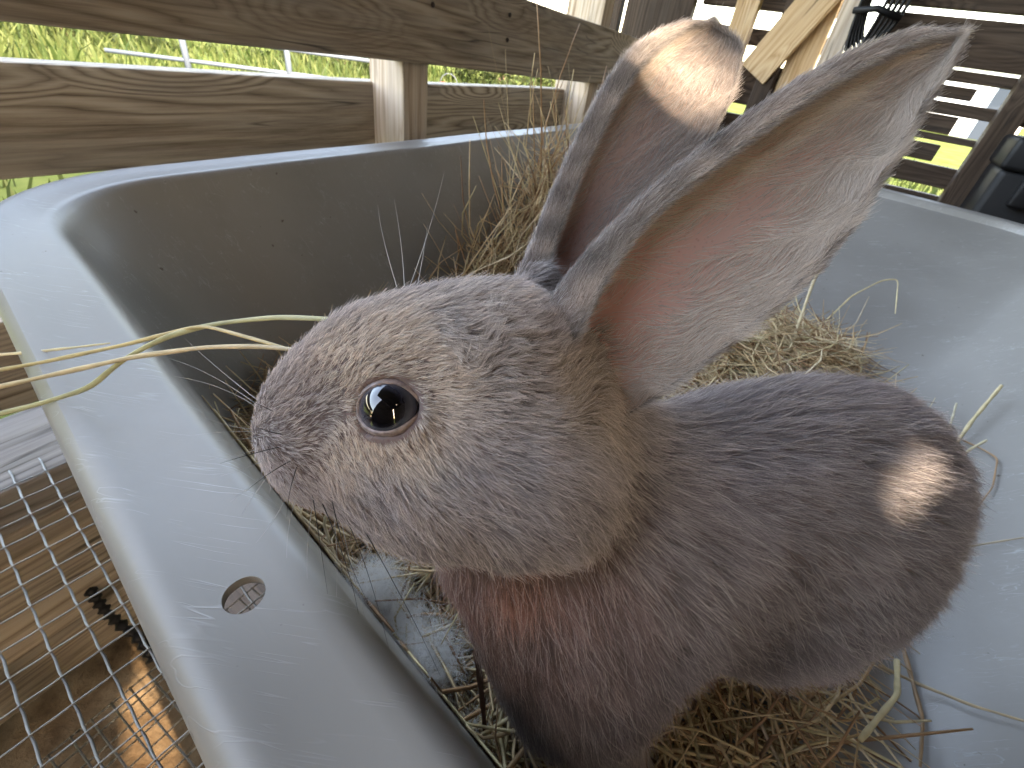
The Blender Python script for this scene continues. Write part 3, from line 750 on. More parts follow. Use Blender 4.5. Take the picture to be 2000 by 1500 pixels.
stem([on_tub(1860, 890, .006), on_tub(1905, 840, .012), on_tub(1960, 782, .016)], .0015, PALE, 'stout straight straw sticking out behind the rump', flat=.8, taper=.05)
stem([on_tub(1850, 880, .006), on_tub(1860, 850, .012), on_tub(1872, 812, .014)], .0009, (.50, .44, .30), 'short upright straw just behind the rump', taper=.1)
stem([on_tub(1862, 915, .004), on_tub(1895, 890, .006), on_tub(1930, 875, .008)], .0010, (.55, .47, .30), 'small straw lying flat by the rump', taper=.1)
stem([on_tub(1870, 860, .003), on_tub(1920, 885, .004), on_tub(1950, 905, .005), on_tub(1940, 960, .004), on_tub(1900, 1010, .003)], .0007, BRN, 'thin dark hay curl on the side slope behind the rump')
stem([on_tub(1840, 1085, .004), on_tub(1930, 1068, .003), on_tub(2030, 1052, .003)], .0007, (.40, .32, .22), 'fine straight stem lying along the side slope')
stem([on_tub(1700, 1320, .012), on_tub(1800, 1350, .006), on_tub(1900, 1388, .004), on_tub(2030, 1425, .003)], .0009, (.42, .31, .18), 'long hay stem stretched over bare plastic floor')
stem([on_tub(1770, 1240, .015), on_tub(1790, 1330, .008), on_tub(1812, 1420, .005), on_tub(1805, 1510, .004)], .0012, (.34, .21, .11), 'brown ribbon of hay hanging down below the rump', flat=.3)
stem([on_tub(1740, 1330, .020), on_tub(1690, 1400, .030), on_tub(1600, 1490, .035)], .0014, (.56, .46, .26), 'stout yellow straw lying under the belly', taper=.1)
# dark dry leaf at the chest
stem([A(930, 1270, .165), A(938, 1330, .168), A(945, 1400, .170), A(948, 1440, .171)], .0012, (.11, .05, .03), 'dark brown dry leaf hanging in the hay below the chest', flat=.2)

# white wool tufts lying in the hay by the near wall
def tuft(c, rad, n, label, seed):
    r = np.random.default_rng(seed)
    d = r.normal(0, 1, (n, 3)); d /= np.linalg.norm(d, axis=1)[:, None]
    a = c + d * rad * (r.random((n, 1)) ** .5) * np.array([1, 1, .55])
    w = r.normal(0, 1, (n, 3)); w /= np.linalg.norm(w, axis=1)[:, None]; w2 = np.cross(w, d)
    t = np.linspace(0, 1, 7)[None, :, None]; ln = rad * r.uniform(.7, 1.5, (n, 1, 1))
    P_ = a[:, None] + ln * (w[:, None] * t + w2[:, None] * .35 * np.sin(t * 5))
    WOOL.append((P_.reshape(-1, 3) - c, n, c, label))
WOOL = []
for c_, rd, nn_, lb in [((730, 1150, .200), .011, 1500, 'loose white wool tuft in the hay under the chin'), ((835, 1290, .188), .012, 1700, 'fluffy white wool tuft in the hay beside the chest'), ((910, 1450, .176), .010, 1300, 'small white wool tuft by the front foot'), ((790, 1215, .197), .010, 900, 'thin wispy white wool tuft between two thicker ones')]:
    tuft(A(*c_), rd, nn_, lb, int(c_[0]))

# ================================================================== RABBIT
A = world_at
def unit(v): v = np.asarray(v, float); return v / np.linalg.norm(v)

# head axes: along the skull to the nose, up the skull, towards the near cheek
HC = A(900, 800, .128)
h_f = unit(A(545, 835, .124) - A(960, 760, .130))
h_l = -unit(A(800, 800, 1.0)); h_l = unit(h_l - h_f * (h_l @ h_f))
h_u = np.cross(h_l, h_f); h_u = unit(h_u)
if h_u @ upv < 0: h_u = -h_u
HEAD = np.stack([h_f, h_u, h_l])
# body axes
B0, B1 = A(1180, 1090, .158), A(1700, 1030, .205)
b_f = unit(B1 - B0); b_u = unit(Zv - b_f * (Zv @ b_f)); b_l = np.cross(b_f, b_u)
BODY = np.stack([b_f, b_u, b_l])

def ell(c, r, ax): return ('e', np.asarray(c), np.asarray(r), ax)
def cone(a, ra, b, rb): return ('c', np.asarray(a), ra, np.asarray(b), rb)
PRIMS = [   # (shape, blend)
    (ell(A(930, 715, .131), (.0310, .0235, .0205), HEAD), .010),        # cranium
    (ell(A(945, 880, .127), (.0290, .0270, .0200), HEAD), .012),        # cheek and jaw
    (ell(A(1055, 935, .131), (.0210, .0225, .0195), HEAD), .012),       # back of the jaw
    (ell(A(760, 775, .127), (.0260, .0258, .0160), HEAD), .012),        # face before the eyes
    (ell(A(645, 812, .125), (.0160, .0168, .0115), HEAD), .010),        # snout
    (ell(A(585, 846, .1235), (.0106, .0142, .0112), HEAD), .006),       # muzzle
    (ell(A(690, 915, .124), (.0150, .0095, .0100), HEAD), .010),        # chin
    (ell(A(830, 955, .125), (.0180, .0150, .0130), HEAD), .012),        # jaw line
    (ell(A(583, 862, .1165), (.0085, .0085, .0060), HEAD), .004),       # whisker pad
    (ell(A(775, 700, .1165), (.0120, .0035, .0050), HEAD), .006),       # brow
    (cone(A(1060, 840, .146), .025, A(1240, 1000, .173), .037), .007),   # neck
    (cone(A(992, 1068, .150), .021, A(1125, 1270, .165), .029), .006),  # throat and chest
    (ell(A(1240, 1110, .172), (.046, .048, .036), BODY), .018),         # shoulders
    (ell(A(1430, 1005, .196), (.060, .059, .046), BODY), .020),         # barrel
    (ell(A(1565, 995, .206), (.052, .062, .048), BODY), .018),         # rump
    (ell(A(1565, 1165, .195), (.050, .042, .024), BODY), .016),         # haunch
    (cone(A(1140, 1300, .167), .020, A(1190, 1500, .184), .0125), .012), # near fore leg
    (cone(A(1190, 1500, .184), .0120, A(1150, 1640, .190), .0095), .008),
    (cone(A(1090, 1300, .184), .018, A(1095, 1470, .202), .0110), .012), # far fore leg
    (cone(A(1600, 1255, .222), .014, A(1480, 1270, .224), .011), .012), # near hind foot
    (ell(A(1790, 1090, .228), (.014, .012, .012), BODY), .010),         # tail
    (cone(A(1040, 820, .136), .015, A(1140, 690, .139), .0085), .012),  # root of the near ear
    (cone(A(1000, 690, .146), .011, A(1050, 560, .150), .0065), .010),  # root of the far ear
]
EYE_N = unit(h_l + .12 * h_f + .05 * h_u)
EYE_C = A(768, 797, .1135); EYE_R = .0084
EYE2_C = HC + (EYE_C - HC) - 2 * h_l * ((EYE_C - A(768, 797, .128)) @ h_l)

GROOVES = [(A(500, 905, .1150), A(590, 935, .1085), .0016), (A(590, 935, .1085), A(660, 960, .1090), .0014), (A(492, 812, .1165), A(512, 800, .1130), .0014)]   # mouth, nostril
def sd(prim, X):
    if prim[0] == 'e':
        _, c, r, ax = prim
        q = (X - c) @ ax.T.astype(np.float32)
        k0 = np.sqrt(((q / r) ** 2).sum(-1)); k1 = np.sqrt(((q / r ** 2) ** 2).sum(-1))
        return k0 * (k0 - 1) / np.maximum(k1, 1e-6)
    _, a, ra, b, rb = prim
    ba = b - a; h = np.clip(((X - a) @ ba) / (ba @ ba), 0, 1)
    return np.sqrt(((X - a - h[..., None] * ba) ** 2).sum(-1)) - (ra + (rb - ra) * h)
def smin(a, b, k):
    h = np.clip(.5 + .5 * (b - a) / k, 0, 1)
    return b + (a - b) * h - k * h * (1 - h)
def body_sd(X):
    X = np.asarray(X, np.float32); d = None
    for p, k in PRIMS:
        e = sd(p, X); d = e if d is None else smin(d, e, k)
    for a_, b_, r_ in GROOVES: d = -smin(-d, sd(cone(a_, r_, b_, r_ * .6), X), .0022)
    for c in (EYE_C, EYE2_C):          # eye lids swell a little, then the socket
        r = np.sqrt(((X - c) ** 2).sum(-1))
        n = EYE_N if c is EYE_C else EYE_N - 2 * h_l * (EYE_N @ h_l)
        d = smin(d, r - (EYE_R + .0006), .005)
        d = -smin(-d, sd(ell(c + n * .0062, (.0078, .0061, .0058), HEAD), X), .0016)
        d = np.maximum(d, -(r - (EYE_R - .0003)))
    return d

def surface_nets(fn, lo, hi, h):
    nx, ny, nz = [int(math.ceil((hi[i] - lo[i]) / h)) + 1 for i in range(3)]
    ax = [lo[i] + h * np.arange(n) for i, n in enumerate((nx, ny, nz))]
    f = np.empty((nx, ny, nz), np.float32)
    for i in range(nx):
        Y, Zz = np.meshgrid(ax[1], ax[2], indexing='ij')
        f[i] = fn(np.stack([np.full_like(Y, ax[0][i]), Y, Zz], -1))
    ins = f < 0
    cs = sum(ins[a:nx - 1 + a, b:ny - 1 + b, c:nz - 1 + c].astype(np.int8) for a in (0, 1) for b in (0, 1) for c in (0, 1))
    cells = np.argwhere((cs > 0) & (cs < 8))
    idx = -np.ones(cs.shape, np.int64); idx[tuple(cells.T)] = np.arange(len(cells))
    acc = np.zeros((len(cells), 3)); cnt = np.zeros(len(cells))
    corners = [(a, b, c) for a in (0, 1) for b in (0, 1) for c in (0, 1)]
    for p in corners:
        for q in corners:
            if p < q and sum(abs(p[i] - q[i]) for i in range(3)) == 1:
                fp = f[cells[:, 0] + p[0], cells[:, 1] + p[1], cells[:, 2] + p[2]]; fq = f[cells[:, 0] + q[0], cells[:, 1] + q[1], cells[:, 2] + q[2]]
                mk = (fp < 0) != (fq < 0)
                tt = np.where(mk, fp / np.where(mk, fp - fq, 1), 0)[:, None]
                acc += np.where(mk[:, None], np.array(p) + tt * (np.array(q) - np.array(p)), 0); cnt += mk
    V = np.array(lo) + h * (cells + acc / cnt[:, None])
    quads = []
    for a in range(3):
        b, c = (a + 1) % 3, (a + 2) % 3
        sl0 = [slice(None)] * 3; sl1 = [slice(None)] * 3; sl0[a] = slice(0, -1); sl1[a] = slice(1, None)
        ch = ins[tuple(sl0)] != ins[tuple(sl1)]
        e = np.argwhere(ch); e = e[(e[:, b] > 0) & (e[:, c] > 0) & (e[:, b] < f.shape[b] - 1) & (e[:, c] < f.shape[c] - 1)]
        db = np.zeros(3, int); db[b] = 1; dc = np.zeros(3, int); dc[c] = 1
        q = np.stack([idx[tuple((e - db - dc).T)], idx[tuple((e - dc).T)], idx[tuple(e.T)], idx[tuple((e - db).T)]], 1)
        flip = ~ins[tuple(e.T)]
        q[flip] = q[flip][:, ::-1]
        quads.append(q)
    return V, np.concatenate(quads)

lo = np.array([-.085, .0, -.285]); hi = np.array([.32, .29, -.02])
bV, bF = surface_nets(body_sd, lo, hi, .0019)

# ---- ears: curled sheets, rows S (outline), R (rolled edge), E (free edge), M (deep middle), base to tip
EARS = [
    dict(S=[(1030, 660, .128), (1110, 545, .124), (1235, 415, .122), (1415, 268, .120), (1600, 142, .117), (1755, 72, .115), (1845, 62, .114)],
         R=[(1095, 790, .127), (1130, 650, .121), (1248, 452, .1190), (1430, 298, .1172), (1616, 170, .1150), (1774, 90, .1135), (1858, 72, .113)],
         E=[(1105, 865, .142), (1205, 820, .136), (1372, 708, .1205), (1568, 548, .1135), (1694, 388, .112), (1808, 205, .112), (1866, 96, .113)],
         M=[(1080, 750, .138), (1185, 665, .130), (1335, 545, .1255), (1515, 410, .1225), (1675, 275, .1185), (1800, 145, .1155), (1862, 84, .1142)]),
    dict(S=[(985, 640, .146), (1035, 495, .150), (1088, 365, .152), (1150, 235, .154), (1225, 115, .155), (1310, 55, .154), (1375, 42, .153)],
         R=[(1030, 660, .148), (1062, 540, .1490), (1112, 395, .1510), (1172, 262, .1528), (1246, 136, .1535), (1326, 66, .1532), (1385, 50, .1528)],
         E=[(1130, 640, .152), (1185, 520, .153), (1290, 400, .1535), (1385, 270, .154), (1432, 165, .154), (1440, 95, .1535), (1398, 55, .153)],
         M=[(1060, 650, .156), (1105, 540, .1555), (1180, 405, .1560), (1262, 275, .1568), (1335, 165, .1566), (1385, 90, .1552), (1390, 56, .1534)]),
]
NT, NS = 72, 44
def ear_grid(e):
    t = np.linspace(0, 1, NT)
    rows = {k: catmull(np.array([A(*p) for p in e[k]]), t) for k in 'SREM'}
    ctrl = np.stack([rows['R'], rows['S'] + (rows['S'] - rows['E']) * .0, rows['M'], rows['E']], 1)
    g = np.empty((NT, NS, 3)); s = np.linspace(0, 1, NS)
    for i in range(NT): g[i] = catmull(ctrl[i], s)
    return g
def grid_normals(g):
    du = np.gradient(g, axis=0); dv = np.gradient(g, axis=1)
    n = np.cross(du, dv); return n / (np.linalg.norm(n, axis=-1)[..., None] + 1e-12)
EG = []
ear_build = []
for e in EARS:
    g = ear_grid(e); n = grid_normals(g)
    # n must point to the inside (concave, seen) face: towards the chord R-E from the middle
    mid = g[NT // 2, NS // 2]; chord = (g[NT // 2, 0] + g[NT // 2, -1]) / 2
    if n[NT // 2, NS // 2] @ (chord - mid) < 0: n = -n
    EG.append((g, n))
    ss = np.abs(np.linspace(-1, 1, NS))[None, :]; tt = np.linspace(0, 1, NT)[:, None]
    th = (.0016 * (1 - .35 * ss ** 4) * (1 - .3 * tt) + .0012 * np.clip(1 - tt * 4, 0, 1))[..., None]
    top = (g + n * th * .5).reshape(-1, 3); bot = (g - n * th * .5).reshape(-1, 3)
    V = np.vstack([top, bot]); Fq = []; nn = NT * NS
    for i in range(NT - 1):
        for j in range(NS - 1):
            a, b, c, d = i * NS + j, i * NS + j + 1, (i + 1) * NS + j + 1, (i + 1) * NS + j
            Fq.append((a, b, c, d)); Fq.append((nn + d, nn + c, nn + b, nn + a))
    for i in range(NT - 1):
        for j in (0, NS - 1):
            a, d = i * NS + j, (i + 1) * NS + j
            Fq.append((a, d, nn + d, nn + a) if j == 0 else (d, a, nn + a, nn + d))
    for j in range(NS - 1):
        for i in (0, NT - 1):
            a, b = i * NS + j, i * NS + j + 1
            Fq.append((b, a, nn + a, nn + b) if i == 0 else (a, b, nn + b, nn + a))
    ear_build.append((V, Fq))

bb = Build(); bb.add(bV, bF)
for V, Fq in ear_build: bb.add(V, Fq)
rb_me = bb.mesh('rabbit')
bmf = bmesh.new(); bmf.from_mesh(rb_me); bmesh.ops.recalc_face_normals(bmf, faces=bmf.faces); bmf.to_mesh(rb_me); bmf.free()
rabbit = link('rabbit', rb_me)
rm = rabbit.modifiers.new('remesh', 'REMESH'); rm.mode = 'VOXEL'; rm.voxel_size = .0008; rm.adaptivity = 0
sm = rabbit.modifiers.new('smooth', 'SMOOTH'); sm.factor = .5; sm.iterations = 4
dc = rabbit.modifiers.new('dec', 'DECIMATE'); dc.ratio = .35
bpy.context.view_layer.update(); dg = bpy.context.evaluated_depsgraph_get()
me2 = bpy.data.meshes.new_from_object(rabbit.evaluated_get(dg)); rabbit.modifiers.clear(); rabbit.data = me2
me2.polygons.foreach_set('use_smooth', [True] * len(me2.polygons))
print('RABBIT tris', len(me2.polygons))
tag(rabbit, 'young grey brown rabbit with long upright ears standing in the tub', 'rabbit')

# ---- skin colour: pink inside the ears and round the eye, grey under the fur
nv = len(me2.vertices); co = np.empty(nv * 3, np.float32); me2.vertices.foreach_get('co', co); co = co.reshape(-1, 3)
no = np.empty(nv * 3, np.float32); me2.vertices.foreach_get('normal', no); no = no.reshape(-1, 3)
from mathutils.kdtree import KDTree
bsd = body_sd(co)
is_ear = bsd > .0016
kds = []
for g, n in EG:
    kd = KDTree(NT * NS)
    for i, p in enumerate(g.reshape(-1, 3)): kd.insert(p, i)
    kd.balance(); kds.append(kd)
skin = np.tile(np.array([.25, .215, .21, 1], np.float32), (nv, 1))
for i in np.where(bsd > .0005)[0]:
    best = None
    for (g, n), kd in zip(EG, kds):
        q, k, d = kd.find(co[i])
        if best is None or d < best[0]: best = (d, k, n)
    d, k, n = best; ti, si = divmod(k, NS)
    if (n[ti, si] @ no[i]) > .1:
        x = si / (NS - 1); t = ti / (NT - 1)
        x = (x - .36) / .64; edge = np.clip(min(x / .16, (.95 - x) / .45), 0, 1)
        tipf = np.clip((.80 - t) / .5, 0, 1)
        w = edge * (.25 + .75 * tipf)
        if n is EG[1][1]: w *= .45
        pink = np.array([.74, .50, .44]) * (1 - .35 * np.clip(1 - t * 3.5, 0, 1)) + np.array([0, -.09, -.08]) * np.clip(1 - t * 2.5, 0, 1)
        skin[i, :3] = pink * w + np.array([.55, .45, .37]) * (1 - w)
    else: skin[i, :3] = (.24, .205, .195)
for c in (EYE_C, EYE2_C):
    r = np.linalg.norm(co - c, axis=1); w = np.clip((.0125 - r) / .003, 0, 1)[:, None]; skin[:, :3] = skin[:, :3] * (1 - w) + np.array([.42, .33, .31]) * w
    w = np.clip((.00855 - r) / .0003, 0, 1)[:, None]; skin[:, :3] = skin[:, :3] * (1 - w) + np.array([.035, .028, .03]) * w
at = me2.color_attributes.new('skin', 'FLOAT_COLOR', 'POINT'); at.data.foreach_set('color', skin.ravel())
M_SKIN, nt, N, L, P = new_mat('rabbit_skin')
an = N.new('ShaderNodeAttribute'); an.attribute_name = 'skin'
tc = N.new('ShaderNodeTexCoord'); vo = N.new('ShaderNodeTexVoronoi'); vo.inputs['Scale'].default_value = 620; L.new(tc.outputs['Object'], vo.inputs['Vector'])
vr = ramp(N, [(.10, (.62, .55, .55)), (.26, (1, 1, 1))]); L.new(vo.outputs['Distance'], vr.inputs[0])     # hair pores
mu = N.new('ShaderNodeMix'); mu.data_type = 'RGBA'; mu.blend_type = 'MULTIPLY'; mu.inputs[0].default_value = .8; L.new(an.outputs['Color'], mu.inputs[6]); L.new(vr.outputs[0], mu.inputs[7])
L.new(mu.outputs[2], P.inputs['Base Color']); P.inputs['Roughness'].default_value = .55; P.inputs['Specular IOR Level'].default_value = .25
tr = N.new('ShaderNodeBsdfTranslucent'); mt = N.new('ShaderNodeMix'); mt.data_type = 'RGBA'; mt.blend_type = 'MULTIPLY'; mt.inputs[0].default_value = 1; L.new(an.outputs['Color'], mt.inputs[6]); mt.inputs[7].default_value = (1, .62, .52, 1)
L.new(mt.outputs[2], tr.inputs[0]); ms = N.new('ShaderNodeMixShader'); ms.inputs[0].default_value = .6; L.new(P.outputs[0], ms.inputs[1]); L.new(tr.outputs[0], ms.inputs[2]); L.new(ms.outputs[0], N['Material Output'].inputs[0])
me2.materials.clear(); me2.materials.append(M_SKIN)

# ---- fur fields: position -> flow in the picture plane, length, root / tip colour
#        u     v     d     du    dv   len   lift  root rgb             tip rgb              cream
CT = [( 500,  820, .120,  .9,  -.3, 1.8, .30, (.32, .28, .26), (.48, .42, .39), .15),
      ( 560,  900, .118,  .8,   .6, 2.4, .35, (.27, .235, .225), (.42, .365, .345), .10),
      ( 570,  720, .124,  .8,  -.6, 3.0, .35, (.16, .14, .13), (.40, .36, .34), .25),
      ( 660,  620, .128,  .9,  -.35, 4.0, .40, (.12, .105, .10), (.36, .34, .33), .20),
      ( 800,  565, .131,  1,   -.15, 5.0, .40, (.10, .09, .09), (.33, .31, .31), .15),
      ( 960,  560, .136,  1,   -.1, 5.5, .36, (.10, .09, .09), (.33, .31, .31), .10),
      ( 620,  800, .114,  .7,  -.4, 2.8, .35, (.22, .19, .18), (.42, .37, .34), .25),
      (680, 730, .113, .7, -.6, 2.3, .35, (.36, .285, .215), (.66, .545, .41), .55),
      (790, 690, .111, .9, -.4, 2.9, .40, (.36, .285, .215), (.66, .545, .41), .55),
      (850, 740, .109, 1, .1, 2.9, .35, (.36, .285, .215), (.66, .545, .41), .55),
      (690, 860, .111, .5, .8, 2.3, .35, (.36, .285, .215), (.66, .545, .41), .55),
      (800, 880, .108, .6, .8, 2.9, .35, (.36, .285, .215), (.66, .545, .41), .55),
      ( 880,  640, .116,  1,   -.1, 5.0, .45, (.045, .04, .04), (.40, .35, .28), .60),
      ( 960,  690, .113,  1,    .1, 5.5, .45, (.035, .03, .03), (.44, .37, .27), .65),
      (1010,  770, .112,  1,    .2, 5.5, .42, (.06, .05, .045), (.42, .36, .28), .50),
      (1070,  640, .120,  .7,  -.6, 5.0, .35, (.16, .14, .12), (.42, .37, .30), .35),
      (1120,  760, .116,  .5,  -.5, 6.0, .35, (.24, .18, .11), (.50, .40, .25), .55),
      (1180,  830, .122,  .7,   .5, 7.0, .35, (.18, .14, .10), (.44, .36, .26), .45),
      (1150,  900, .122,  .8,   .6, 8.0, .35, (.14, .115, .10), (.40, .34, .28), .35),
      ( 600,  960, .122,  .7,   .7, 3.0, .35, (.14, .12, .115), (.30, .26, .25), .08),
      ( 700, 1000, .118,  .6,   .8, 4.5, .35, (.13, .11, .11), (.31, .275, .27), .08),
      ( 760,  960, .110,  .7,   .7, 5.0, .33, (.15, .125, .12), (.34, .295, .285), .15),
      ( 900,  940, .106,  .9,   .5, 6.0, .33, (.15, .125, .115), (.36, .31, .285), .22),
      (1000,  900, .110,  1,    .4, 6.5, .33, (.15, .125, .115), (.38, .325, .28), .28),
      (1030, 1000, .113,  .8,   .6, 7.5, .33, (.11, .095, .095), (.31, .275, .265), .14),
      ( 850, 1060, .118,  .4,   .9, 6.0, .33, (.10, .09, .09), (.28, .25, .245), .06),
      ( 960, 1080, .120,  .3,   1, 7.5, .40, (.11, .10, .10), (.30, .27, .26), .08),
      (1090, 1050, .122,  .5,   .9, 8.0, .40, (.14, .12, .11), (.36, .32, .28), .25),
      ( 900, 1150, .132,  .1,   1, 9, .28, (.14, .066, .045), (.25, .14, .105), .06),
      (1020, 1130, .130,  .1,   1, 9, .28, (.22, .08, .045), (.38, .18, .115), .08),
      (1120, 1140, .134,  .35,  1, 9, .28, (.17, .082, .058), (.30, .175, .14), .10),
      (1000, 1230, .136,  .15,  1, 10, .25, (.11, .06, .046), (.21, .135, .11), .10),
      (1150, 1230, .135,  .45,  1, 11, .25, (.11, .075, .065), (.245, .175, .155), .08),
      (1220, 1000, .142,  .8,   .5, 10, .33, (.16, .095, .075), (.32, .235, .205), .14),
      (1240,  880, .150,  1,   -.1, 9, .35, (.14, .125, .125), (.33, .305, .30), .06),
      (1300, 1080, .145,  .8,   .7, 11, .27, (.085, .07, .07), (.255, .205, .20), .10),
      (1300, 1230, .150,  .7,   .9, 11, .25, (.075, .063, .065), (.225, .185, .185), .08),
      (1450,  800, .165,  1,   -.1, 9, .38, (.12, .105, .105), (.30, .265, .265), .05),
      (1450,  950, .150,  1,    .3, 10, .28, (.095, .08, .08), (.265, .22, .215), .08),
      (1450, 1130, .150,  .8,   .7, 11, .25, (.08, .066, .067), (.24, .195, .19), .10),
      (1650,  800, .185,  1,    .0, 9, .38, (.11, .095, .095), (.28, .24, .24), .05),
      (1680,  950, .165,  1,    .3, 10, .30, (.09, .075, .072), (.255, .21, .20), .10),
      (1800, 1000, .180,  1,    .3, 10, .35, (.11, .09, .08), (.30, .25, .22), .15),
      (1800, 1130, .185,  .9,   .7, 11, .35, (.13, .115, .10), (.33, .29, .25), .30),
      (1640, 1150, .165,  .8,   .8, 11, .28, (.09, .08, .078), (.26, .22, .21), .15),
      (1450, 1260, .165,  .6,   .9, 12, .28, (.055, .05, .055), (.18, .16, .165), .05),
      (1600, 1290, .175,  .7,   .9, 12, .33, (.13, .12, .115), (.33, .30, .285), .10),
      (1760, 1230, .190,  .8,   .8, 12, .35, (.15, .135, .12), (.37, .33, .295), .20),
      (1080, 1330, .150,  .2,   1, 12, .25, (.085, .065, .058), (.22, .175, .155), .08),
      (1200, 1330, .155,  .4,   1, 12, .25, (.07, .06, .058), (.21, .175, .165), .08),
      (1130, 1440, .165,  .2,   1, 12, .30, (.16, .135, .12), (.38, .32, .28), .35),
      (1200, 1480, .170,  .2,   1, 9, .30, (.20, .175, .16), (.46, .40, .36), .35),
      (1160, 1600, .180,  .0,   1, 6, .30, (.15, .13, .12), (.34, .30, .27), .25)]
cP = np.array([A(*c[:3]) for c in CT]); cD = np.array([img_dir(c[3], c[4]) for c in CT]); cL = np.array([c[5] * .001 for c in CT]); cF = np.array([c[6] for c in CT])
cR = np.array([c[7] for c in CT]); cT = np.array([np.array(c[8]) * (1.35 if c[1] < 1100 and c[0] < 1200 else 1.45) for c in CT]); cC = np.array([c[9] * .75 for c in CT])
def mauve(C, k): m = C.mean(1)[:, None]; return C * (1 - k) + k * m * np.array([1.08, .965, .955])
km = np.array([.15 if 1090 < c[1] < 1240 and c[0] < 1180 else .25 if 660 < c[1] < 900 and (650 < c[0] < 880 or c[0] > 1100) else .75 for c in CT])[:, None]
cR, cT = mauve(cR, km), mauve(cT, km)
def fields(X):
    out = []
    for k in range(0, len(X), 20000):
        d2 = ((X[k:k + 20000, None, :] - cP[None]) ** 2).sum(-1)
        w = 1 / (d2 + 1.5e-5) ** 2.0; w /= w.sum(1)[:, None]
        out.append(np.concatenate([w @ cD, (w @ cL)[:, None], (w @ cF)[:, None], w @ cR, w @ cT, (w @ cC)[:, None]], 1))
    o = np.concatenate(out)
    return o[:, :3], o[:, 3], o[:, 4], o[:, 5:8], o[:, 8:11], o[:, 11]
def vnoise(X, freq, seed, n=10):
    r = np.random.default_rng(seed); k = r.normal(0, 1, (n, 3)); k = k / np.linalg.norm(k, axis=1)[:, None] * freq * r.uniform(.6, 1.5, (n, 1))
    ph = r.uniform(0, 6.28, n); a = r.normal(0, 1, (n, 3)) / math.sqrt(n) * 1.4
    return np.sin(X @ k.T + ph) @ a

me2.calc_loop_triangles()
nt_ = len(me2.loop_triangles); tri = np.empty(nt_ * 3, np.int32); me2.loop_triangles.foreach_get('vertices', tri); tri = tri.reshape(-1, 3)
pa, pb, pc = co[tri[:, 0]], co[tri[:, 1]], co[tri[:, 2]]
tn = np.cross(pb - pa, pc - pa); area = np.linalg.norm(tn, axis=1) / 2; tn = tn / (2 * area[:, None] + 1e-12)
cent = (pa + pb + pc) / 3
fl = fields(cent)
keep = ~(is_ear[tri].any(1))
view = -cent / np.linalg.norm(cent, axis=1)[:, None]
facing = (tn * view).sum(1)
wgt = area * keep * np.clip(.0085 / fl[1], .8, 2.4) * np.where(facing > -.35, 1, .35)
# nearer fur shows larger: a little denser
wgt *= np.clip(.14 / np.linalg.norm(cent, axis=1), .7, 1.4) ** 1.5
for c in (EYE_C, EYE2_C): wgt *= (np.linalg.norm(cent - c, axis=1) > .0098)
NPAR, NCH = 62000, 6
ti = rng.choice(nt_, NPAR, p=wgt / wgt.sum())
b1, b2 = rng.random(NPAR), rng.random(NPAR); fl_ = b1 + b2 > 1; b1[fl_], b2[fl_] = 1 - b1[fl_], 1 - b2[fl_]
root = pa[ti] + (pb[ti] - pa[ti]) * b1[:, None] + (pc[ti] - pa[ti]) * b2[:, None]
vn = no[tri[ti, 0]] * (1 - b1 - b2)[:, None] + no[tri[ti, 1]] * b1[:, None] + no[tri[ti, 2]] * b2[:, None]
vn /= np.linalg.norm(vn, axis=1)[:, None]

HP, HR, HC_, HS = [], [], [], []          # positions, radii, colours, sizes
def grow(root, nrm, flow, length, lift, rc_, tc_, cream, npts, rad, seed, clump=None, bend=.35):
    n = len(root); r = np.random.default_rng(seed)
    flow = flow - nrm * (flow * nrm).sum(1)[:, None]; flow /= np.linalg.norm(flow, axis=1)[:, None] + 1e-9
    t = np.linspace(0, 1, npts)[None, :, None]
    L_ = length[:, None, None]
    lf = lift[:, None, None]
    P_ = root[:, None] + L_ * (flow[:, None] * (t * (1 - lf * .3)) + nrm[:, None] * (lf * t * (1 - bend * t)))
    P_ += (r.normal(0, 1, (n, 1, 3)) * L_ * .10) * t ** 1.5 + r.normal(0, 1, (n, npts, 3)) * L_ * .012 * (t > 0)
    if clump is not None:
        own, amt = clump
        P_ += (P_[own] - P_) * (amt * t ** 1.6)
    rd = rad * (1 - .75 * np.linspace(0, 1, npts)[None, :]) * r.uniform(.7, 1.25, (n, 1))
    tt = np.linspace(0, 1, npts)[None, :, None]
    isc = (r.random(n) < cream)[:, None, None]; isd = (r.random(n) < .02)[:, None, None]
    v = r.normal(1, .13, (n, 1, 1))
    c = rc_[:, None] * .7 * (1 - tt ** .8) + tc_[:, None] * tt ** .8
    c = np.where(isc, c * (1 - .85 * tt) + np.array([.72, .655, .58]) * .85 * tt, c)
    c = np.where(isd, c * .45, c) * v
    HP.append(P_.reshape(-1, 3)); HR.append(rd.ravel()); HC_.append((np.clip(c, .005, .9) * np.array([1.01, .970, .972])).reshape(-1, 3)); HS.append(np.full(n, npts, np.int32))

